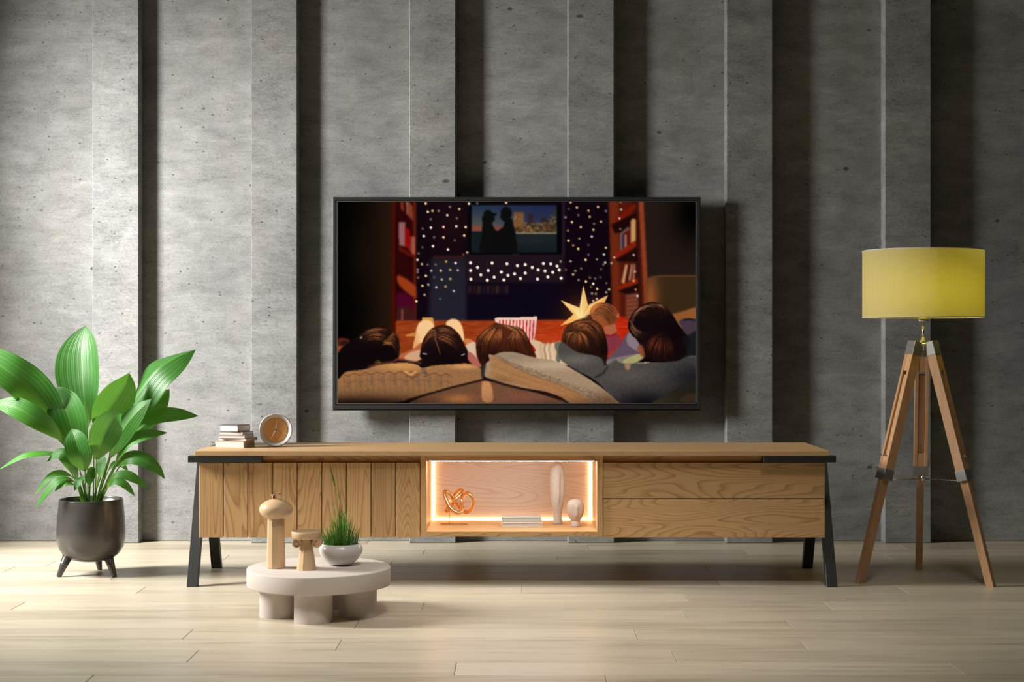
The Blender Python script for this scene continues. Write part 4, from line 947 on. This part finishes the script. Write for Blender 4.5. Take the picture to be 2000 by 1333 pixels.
# ------------------------------------------------------------------ potted plant
Dp = 5.68; x_ = Xt(178, Dp); y_ = Dp - WALL
root = thing('potted_plant', (x_, y_, 0), 'big broad-leaved green plant in a dark grey footed pot beside the sideboard', 'potted plant')
m_ = MB(); zr = Zt(974.5, Dp)
prof = [(0.0001, 0.050), (0.045, 0.0515), (0.078, 0.060), (0.102, 0.078), (0.1175, 0.104), (0.1235, 0.135), (0.1238, 0.165), (0.1215, 0.205), (0.1175, 0.250), (0.1148, zr - 0.002), (0.1138, zr), (0.1118, zr), (0.1108, zr - 0.003), (0.112, 0.25), (0.0001, 0.249)]
m_.lathe(prof, (x_, y_, 0), 72); pot = obj('pot', m_, M['pot'], root)
m_ = MB(); m_.lathe([(0.0001, 0.256), (0.06, 0.258), (0.1105, 0.252), (0.110, 0.250)], (x_, y_, 0), 40); obj('soil', m_, M['soil'], root)
for k in range(3):
    a = R(90) + k * 2 * math.pi / 3
    t_ = Vector((x_ + 0.085 * math.cos(a), y_ + 0.085 * math.sin(a), 0.075)); b_ = Vector((x_ + 0.119 * math.cos(a), y_ + 0.119 * math.sin(a), 0.0))
    m_ = MB(); Vz = (t_ - b_)
    m_.tube([b_, b_ + Vz * 0.06, b_ + Vz * 0.5, t_], [0.0085, 0.0092, 0.0135, 0.019], 20); 
    for v in m_.v:
        if v.z < 0.0: v.z = 0.0
    obj('foot', m_, M['pot'], pot)
def leafmat():
    m = NT('broad_leaf'); uv = m.n('ShaderNodeUVMap').outputs[0]
    sx = m.n('ShaderNodeSeparateXYZ', Vector=uv); u_, v_ = sx.outputs[0], sx.outputs[1]
    inf = m.n('ShaderNodeObjectInfo').outputs['Random']
    wv = m.math('SINE', m.math('MULTIPLY', u_, 150.0)); wv2 = m.math('SINE', m.math('MULTIPLY', u_, 61.0))
    vein = m.math('ADD', m.math('MULTIPLY', wv, 0.32), m.math('MULTIPLY', wv2, 0.30)); vein = m.math('ADD', vein, 0.5)
    st = m.noise(m.n('ShaderNodeCombineXYZ', X=m.math('MULTIPLY', u_, 30.0), Y=m.math('MULTIPLY', v_, 2.0), Z=m.math('MULTIPLY', inf, 50.0)).outputs[0], 1.0, 3)
    f = m.math('ADD', m.math('MULTIPLY', vein, 0.5), m.math('MULTIPLY', m.math('SUBTRACT', st, 0.25), 1.0), True)
    c = m.mix(f, (0.022, 0.135, 0.014), (0.095, 0.33, 0.045))
    c = m.mix(m.math('MULTIPLY', m.math('SUBTRACT', 0.30, v_, True), 2.6, True), c, (0.26, 0.46, 0.075))
    c = m.mix(m.math('MULTIPLY', inf, 0.5), c, (0.012, 0.085, 0.016))
    mid = m.math('SUBTRACT', 1.0, m.math('MULTIPLY', m.math('ABSOLUTE', m.math('SUBTRACT', u_, 0.5)), 40.0), True)
    c = m.mix(m.math('MULTIPLY', mid, 0.35), c, (0.30, 0.50, 0.16))
    m.set(Base__Color=c, Roughness=0.42, Specular__IOR__Level=0.4)
    m.bump(m.math('ADD', m.math('MULTIPLY', wv2, 0.5), m.math('MULTIPLY', wv, 0.3)), 0.35, 0.0012)
    t = m.n('ShaderNodeBsdfTranslucent', Color=m.mix(0.5, c, (0.22, 0.50, 0.05))); mx = m.n('ShaderNodeMixShader', Fac=0.32)
    m.t.links.new(m.b.outputs[0], mx.inputs[1]); m.t.links.new(t.outputs[0], mx.inputs[2]); m.t.links.new(mx.outputs[0], m.out.inputs[0])
    return m.m
M['leaf'] = leafmat()
def leaf(spine, b0, wpx, nrm, fold=0.25, peak=0.45, tipp=0.75, cup=0.0, base=(178, 972), dD=0.0, wave=0.0, asym=1.0):
    """spine: list of (px, py, D) from where the blade starts to its tip; stalk runs from the soil to b0"""
    pts = [P(*q) for q in spine]; sp = cat(pts, 10); n_ = len(sp)
    L = [0.0]
    for i in range(1, n_): L.append(L[-1] + (sp[i] - sp[i-1]).length)
    Wd = wpx * 5.68 / F / 2; nr = Vector(nrm).normalized(); K = 14
    m_ = MB(); vs = []; uv = []; fs = []
    for i, p in enumerate(sp):
        t = L[i] / L[-1]
        tg = (sp[min(i+1, n_-1)] - sp[max(i-1, 0)]).normalized()
        sd = tg.cross(nr).normalized(); nn = sd.cross(tg).normalized()
        if t < peak: w_ = math.sin(math.pi / 2 * t / peak) ** 0.95
        else: w_ = math.cos(math.pi / 2 * ((t - peak) / (1 - peak)) ** 1.35) ** (tipp + 0.42)
        w_ = max(w_, 0.0) * Wd + 0.0012
        for k in range(K + 1):
            s_ = -1 + 2 * k / K
            ws = w_ * (asym if s_ > 0 else 1.0)
            h_ = fold * abs(s_) * w_ + cup * w_ * s_ * s_ + wave * w_ * math.sin(t * 9 + (2 if s_ > 0 else 0)) * abs(s_) * s_
            vs.append(p + sd * (s_ * ws * (1 - 0.12 * abs(fold))) + nn * h_); uv.append((k / K, t))
    for i in range(n_ - 1):
        for k in range(K):
            a = i * (K + 1) + k; fs.append((a, a + 1, a + K + 2, a + K + 1))
    m_.add(vs, fs, True); nb = len(m_.v)
    bx = P(base[0], base[1], Dp + dD); bx.z = 0.252
    q0 = sp[0]; midp = bx.lerp(q0, 0.5) + Vector((0, 0, 0.01))
    m_.tube(cat([bx, midp, q0, sp[2]], 5), [0.0032 - 0.0001 * i for i in range(16)], 8)
    m_.uv = uv + [(0.45, 0.05)] * (len(m_.v) - nb)
    return obj('leaf', m_, M['leaf'], root)
FR = (0, -1, 0.15)
leaf([(170,842,5.66),(164,780,5.65),(160,720,5.67),(160,675,5.69),(167,637,5.72)], 0, 100, (-0.35,-1,0.1), 0.08, 0.58, 0.55, base=(172,970), cup=0.22, wave=0.05)
leaf([(236,830,5.66),(262,780,5.62),(300,728,5.60),(340,700,5.62),(382,683,5.66)], 0, 98, (-0.35,-0.75,0.75), -0.35, 0.50, 0.60, base=(188,970), wave=0.08)
leaf([(184,838,5.60),(206,806,5.58),(232,770,5.57),(246,748,5.57),(252,729,5.58)], 0, 72, (0.75,-0.85,0.05), 0.18, 0.50, 0.62, base=(182,972))
leaf([(188,900,5.54),(197,868,5.52),(209,838,5.51),(222,818,5.49),(238,808,5.46)], 0, 58, (0.35,-1,0.0), 0.22, 0.50, 0.55, base=(186,972), dD=-.03)
leaf([(166,922,5.53),(158,892,5.51),(150,868,5.51),(145,852,5.52),(140,838,5.54)], 0, 48, (0.15,-1,0.1), 0.24, 0.45, 0.60, base=(168,972), dD=-.04)
leaf([(150,895,5.60),(143,850,5.58),(132,810,5.58),(118,780,5.60),(102,757,5.62)], 0, 76, (-0.1,-1,0.15), 0.20, 0.50, 0.55, base=(170,972))
leaf([(132,868,5.64),(106,818,5.60),(62,762,5.56),(10,722,5.54),(-60,672,5.58)], 0, 74, (-0.30,-0.8,0.65), 0.30, 0.45, 0.55, base=(165,972))
leaf([(124,862,5.56),(96,836,5.52),(60,812,5.50),(28,796,5.51),(-14,787,5.55)], 0, 42, (-0.35,-0.9,0.6), 0.28, 0.5, 0.6, base=(163,972))
leaf([(140,925,5.62),(112,890,5.58),(78,886,5.55),(40,893,5.54),(-4,919,5.56)], 0, 22, (-0.3,-0.6,1.0), 0.2, 0.5, 0.6, base=(166,972), cup=-.25)
leaf([(152,938,5.58),(140,908,5.54),(126,890,5.53),(112,886,5.54),(92,902,5.55)], 0, 24, (-0.2,-0.9,0.7), 0.2, 0.5, 0.6, base=(168,972), cup=-.2)
leaf([(152,940,5.62),(132,926,5.58),(108,925,5.56),(88,940,5.55),(68,967,5.56)], 0, 18, (-0.3,-0.8,0.9), 0.2, 0.5, 0.6, base=(168,974), cup=-.25)
leaf([(153,946,5.56),(134,936,5.52),(112,940,5.50),(92,960,5.50),(70,992,5.51)], 0, 20, (-0.3,-0.9,0.7), 0.2, 0.5, 0.6, base=(168,974), cup=-.25)
leaf([(151,950,5.55),(141,946,5.52),(130,944,5.50),(120,948,5.50),(107,960,5.50)], 0, 13, (0,-0.9,0.8), 0.2, 0.5, 0.6, base=(168,975))
leaf([(245,870,5.78),(262,838,5.80),(288,806,5.81),(312,782,5.82),(331,761,5.84)], 0, 56, (0.5,-1,0.2), 0.2, 0.5, 0.6, base=(192,970), dD=.03)
leaf([(250,852,5.66),(278,826,5.64),(312,815,5.63),(348,812,5.64),(387,813,5.67)], 0, 36, (0.25,-0.85,0.7), 0.25, 0.5, 0.6, base=(192,970))
leaf([(226,905,5.60),(246,872,5.57),(272,856,5.56),(298,849,5.57),(327,846,5.59)], 0, 26, (0.1,-0.9,0.75), 0.25, 0.5, 0.6, base=(190,972))
leaf([(226,912,5.62),(246,896,5.58),(272,896,5.56),(298,910,5.56),(320,933,5.58)], 0, 32, (0.35,-0.9,0.6), 0.25, 0.45, 0.6, base=(192,972), cup=-.2)
leaf([(232,914,5.70),(256,898,5.70),(282,899,5.70),(304,914,5.70),(322,936,5.72)], 0, 24, (0.35,-0.9,0.7), 0.25, 0.45, 0.6, base=(194,970), dD=.03)
leaf([(206,948,5.60),(222,932,5.57),(244,928,5.56),(264,936,5.56),(290,954,5.58)], 0, 22, (0.2,-0.9,0.8), 0.2, 0.45, 0.6, base=(190,974), cup=-.2)
leaf([(206,956,5.57),(218,943,5.54),(232,941,5.53),(247,950,5.53),(263,969,5.54)], 0, 17, (0.2,-0.9,0.8), 0.2, 0.45, 0.6, base=(190,975), cup=-.2)
leaf([(212,918,5.72),(222,908,5.74),(232,906,5.75),(241,911,5.76),(250,921,5.77)], 0, 12, (0.3,-0.9,0.7), 0.2, 0.45, 0.6, base=(188,974), dD=.03)
leaf([(212,898,5.60),(226,866,5.57),(246,830,5.55),(268,804,5.53),(295,780,5.52)], 0, 46, (-0.25,-1,0.35), -0.3, 0.5, 0.6, base=(186,972), dD=-.02)
leaf([(176,948,5.62),(175,938,5.60),(177,928,5.60),(179,920,5.61),(184,913,5.63)], 0, 17, (0.5,-1,0.1), 0.25, 0.5, 0.6, base=(174,974))
leaf([(163,942,5.56),(160,934,5.54),(156,936,5.52),(151,946,5.51),(145,959,5.51)], 0, 14, (-0.1,-1,0.4), 0.2, 0.5, 0.6, base=(172,974), dD=-.03)
leaf([(198,900,5.70),(202,880,5.72),(206,865,5.73),(208,850,5.74),(209,838,5.75)], 0, 18, (0.3,-1,0.1), 0.2, 0.5, 0.6, base=(184,972), dD=.02)
leaf([(196,935,5.66),(197,918,5.67),(199,905,5.68),(200,896,5.69),(199,888,5.70)], 0, 20, (-0.2,-1,0.1), 0.2, 0.5, 0.6, base=(180,972), dD=.02)
m_ = MB()
for k in range(70):
    cxp = rg.choice((168, 190)) + rg.gauss(0, 4); b = P(cxp, 975, 5.66 + rg.gauss(0, .02)); b.z = 0.254
    tip = b + Vector((rg.gauss(0, .018), rg.gauss(0, .012), rg.uniform(.018, .055))); blade(m_, b, b.lerp(tip, .5) + Vector((0, 0, .008)), tip, 0.003, 5)
so_ = obj('small_shoots', m_, gm.m, root); so_['kind'] = 'stuff'

# ------------------------------------------------------------------ tripod lamp
Dl = 5.563; lx = 1.4885; ly = Dl - WALL
root = thing('tripod_floor_lamp', (lx, ly, 0), 'tripod floor lamp with wooden legs and a glowing yellow drum shade, right of the sideboard', 'floor lamp')
sz0, sz1 = Zt(620.5, Dl), Zt(490.5, Dl) ; sr = 0.2148
m = NT('lamp_shade_linen'); tcx = m.n('ShaderNodeTexCoord').outputs['Object']
wv1 = m.noise(m.vmath('MULTIPLY', tcx, (1, 1, 30)), 12, 2); wv2_ = m.noise(m.vmath('MULTIPLY', tcx, (30, 30, 0.5)), 12, 2)
cfac = m.math('MULTIPLY', m.math('ADD', wv1, wv2_), 0.5)
cc_ = m.mix(cfac, (0.50, 0.42, 0.23), (0.66, 0.57, 0.34))
m.set(Base__Color=cc_, Roughness=0.9, Specular__IOR__Level=0.1)
t_ = m.n('ShaderNodeBsdfTranslucent', Color=m.mix(cfac, (0.50, 0.42, 0.10), (0.62, 0.54, 0.15))); mx = m.n('ShaderNodeMixShader', Fac=0.38)
m.t.links.new(m.b.outputs[0], mx.inputs[1]); m.t.links.new(t_.outputs[0], mx.inputs[2]); m.t.links.new(mx.outputs[0], m.out.inputs[0])
mb = MB(); n_ = 96; vs = []; fs = []
for zz in (sz0, sz0 + 0.003, sz1 - 0.003, sz1):
    for k in range(n_): vs.append((lx + sr * math.cos(2*math.pi*k/n_), ly + sr * math.sin(2*math.pi*k/n_), zz))
for i in range(3):
    for k in range(n_): k2 = (k+1) % n_; fs.append((i*n_+k, i*n_+k2, (i+1)*n_+k2, (i+1)*n_+k))
mb.add(vs, fs, True); sh = obj('lamp_shade', mb, m.m, root)
def circ(r_, zz, n_=64): return [(lx + r_ * math.cos(2*math.pi*k/n_), ly + r_ * math.sin(2*math.pi*k/n_), zz) for k in range(n_)]
M['trim_white'] = plain('shade_wire_white', (0.7, 0.68, 0.6), 0.5)
for zz in (sz0, sz1):
    mb = MB(); mb.tube(circ(sr, zz), 0.0018, 8, True); obj('rim', mb, M['trim_white'], sh)
mb = MB()
for k in range(3):
    a = k * 2 * math.pi / 3 + 0.5
    mb.tube([(lx, ly, sz0 + 0.028), (lx + 0.1 * math.cos(a), ly + 0.1 * math.sin(a), sz0 + 0.012), (lx + sr * math.cos(a), ly + sr * math.sin(a), sz0 + 0.002)], 0.0014, 6)
obj('shade_spider', mb, M['chrome'], sh)
mb = MB(); mb.lathe([(0.019, Zt(629, Dl)), (0.021, Zt(627, Dl)), (0.021, Zt(618, Dl)), (0.016, Zt(616, Dl)), (0.016, Zt(590, Dl)), (0.0001, Zt(590, Dl))], (lx, ly, 0), 32); obj('bulb_socket', mb, M['chrome'], root)
zb_ = Zt(572, Dl)
mb = MB(); mb.lathe([(0.012, Zt(590, Dl)), (0.013, zb_ - 0.022), (0.024, zb_ - 0.008), (0.029, zb_ + 0.010), (0.026, zb_ + 0.026), (0.014, zb_ + 0.037), (0.0002, zb_ + 0.040)], (lx, ly, 0), 32); obj('bulb', mb, M['bulb'], root)
pl = bpy.data.lights.new('bulb_light', 'POINT'); pl.energy = 1.55; pl.color = (1.0, 0.92, 0.14); pl.shadow_soft_size = 0.03
po = bpy.data.objects.new('bulb_light', pl); COL.objects.link(po); po.parent = root; po.location = (0, -0.05, zb_ + 0.005)
mb = MB(); mb.tube([(lx, ly, Zt(628, Dl)), (lx, ly, Zt(668, Dl))], 0.0042, 16); obj('neck_rod', mb, M['chrome'], root)
mb = MB(); mb.lathe([(0.012, Zt(676, Dl)), (0.012, Zt(666, Dl)), (0.008, Zt(664, Dl)), (0.008, Zt(661, Dl)), (0.004, Zt(659, Dl))], (lx, ly, 0), 24); mb.lathe([(0.0001, Zt(690, Dl)), (0.010, Zt(690, Dl)), (0.018, Zt(684, Dl)), (0.034, Zt(675, Dl)), (0.034, Zt(671, Dl)), (0.0001, Zt(671, Dl))], (lx, ly, 0), 32); obj('hub', mb, M['chrome'], root)
feet = [(Xt(1678.5, 5.48), 5.48), (Xt(1936.5, 5.40), 5.40), (Xt(1794.5, 5.81), 5.81)]
ztop = Zt(668, Dl)
for fx, fd in feet:
    foot = Vector((fx, fd - WALL, 0.0)); rad = Vector((fx - lx, fd - WALL - ly, 0)); rad.normalize(); tan = Vector((-rad.y, rad.x, 0))
    top = Vector((lx, ly, ztop)) + rad * 0.030
    dv = (foot - top); Lg = dv.length; dn = dv.normalized(); nrm = tan.cross(dn).normalized()
    def pt(s_): return top + dv * s_
    rt = bpy.data.objects
    # upper half: two rails with a slot, closed at both ends
    mb = MB(); s0, s1 = 0.055, 0.555
    for sg in (-1, 1): mb.beam(pt(s0) + tan * sg * 0.0185, pt(s1) + tan * sg * 0.0185, 0.0125, 0.034, tan)
    mb.beam(pt(s0), pt(0.125), 0.0243, 0.0325, tan); mb.beam(pt(0.475), pt(s1), 0.0243, 0.0325, tan)
    lg = obj('leg', mb, M['leg_wood'], root, bevel=0.0008, segs=1)
    # lower half, sliding in the slot
    mb = MB(); mb.beam(pt(0.14), pt(0.4745), 0.0200, 0.020, tan); mb.beam(pt(0.5555), pt(0.992), 0.0245, 0.030, tan)
    a_ = pt(1.0)
    for v in mb.v:
        if v.z < 0.012: v.z = 0.0
    obj('lower_leg', mb, M['leg_wood'], lg, bevel=0.0008, segs=1)
    mb = MB(); mb.beam(pt(0.0), pt(0.056), 0.0505, 0.036, tan, 0.052, 0.0365); obj('top_cap', mb, M['grey_metal'], lg, bevel=0.001)
    mb = MB(); mb.beam(pt(0.532), pt(0.574), 0.0545, 0.0385, tan); obj('collar', mb, M['grey_metal'], lg, bevel=0.001)
    out = -nrm if nrm.dot(rad) < 0 else nrm
    kp = pt(0.478) ; mb = MB(); mb.tube([kp, kp + out * 0.030], 0.0035, 10); mb.beam(kp + out * 0.026 - tan * 0.009, kp + out * 0.026 + tan * 0.009, 0.006, 0.003, Vector((0, 0, 1))); obj('wing_nut', mb, M['chrome'], lg)
    hubp = Vector((lx, ly, Zt(935.5, Dl)))
    cp = pt(0.578); cp = Vector((cp.x, cp.y, hubp.z)) - rad * 0.008
    mb = MB(); mb.tube([hubp, cp], 0.0019, 8); obj('brace_rod', mb, M['chrome'], root)
mb = MB(); hz = Zt(935.5, Dl); mb.lathe([(0.004, hz - 0.012), (0.008, hz - 0.006), (0.008, hz + 0.006), (0.004, hz + 0.014)], (lx, ly, 0), 16)
mb.tube([(lx, ly, hz + 0.01), (lx + 0.006, ly - 0.01, hz - 0.012), (lx + 0.016, ly - 0.012, hz - 0.018)], 0.0022, 8); mb.tube([(lx - 0.002, ly, hz - 0.005), (lx - 0.010, ly - 0.01, hz - 0.017)], 0.002, 8)
obj('brace_joint', mb, M['chrome'], root)
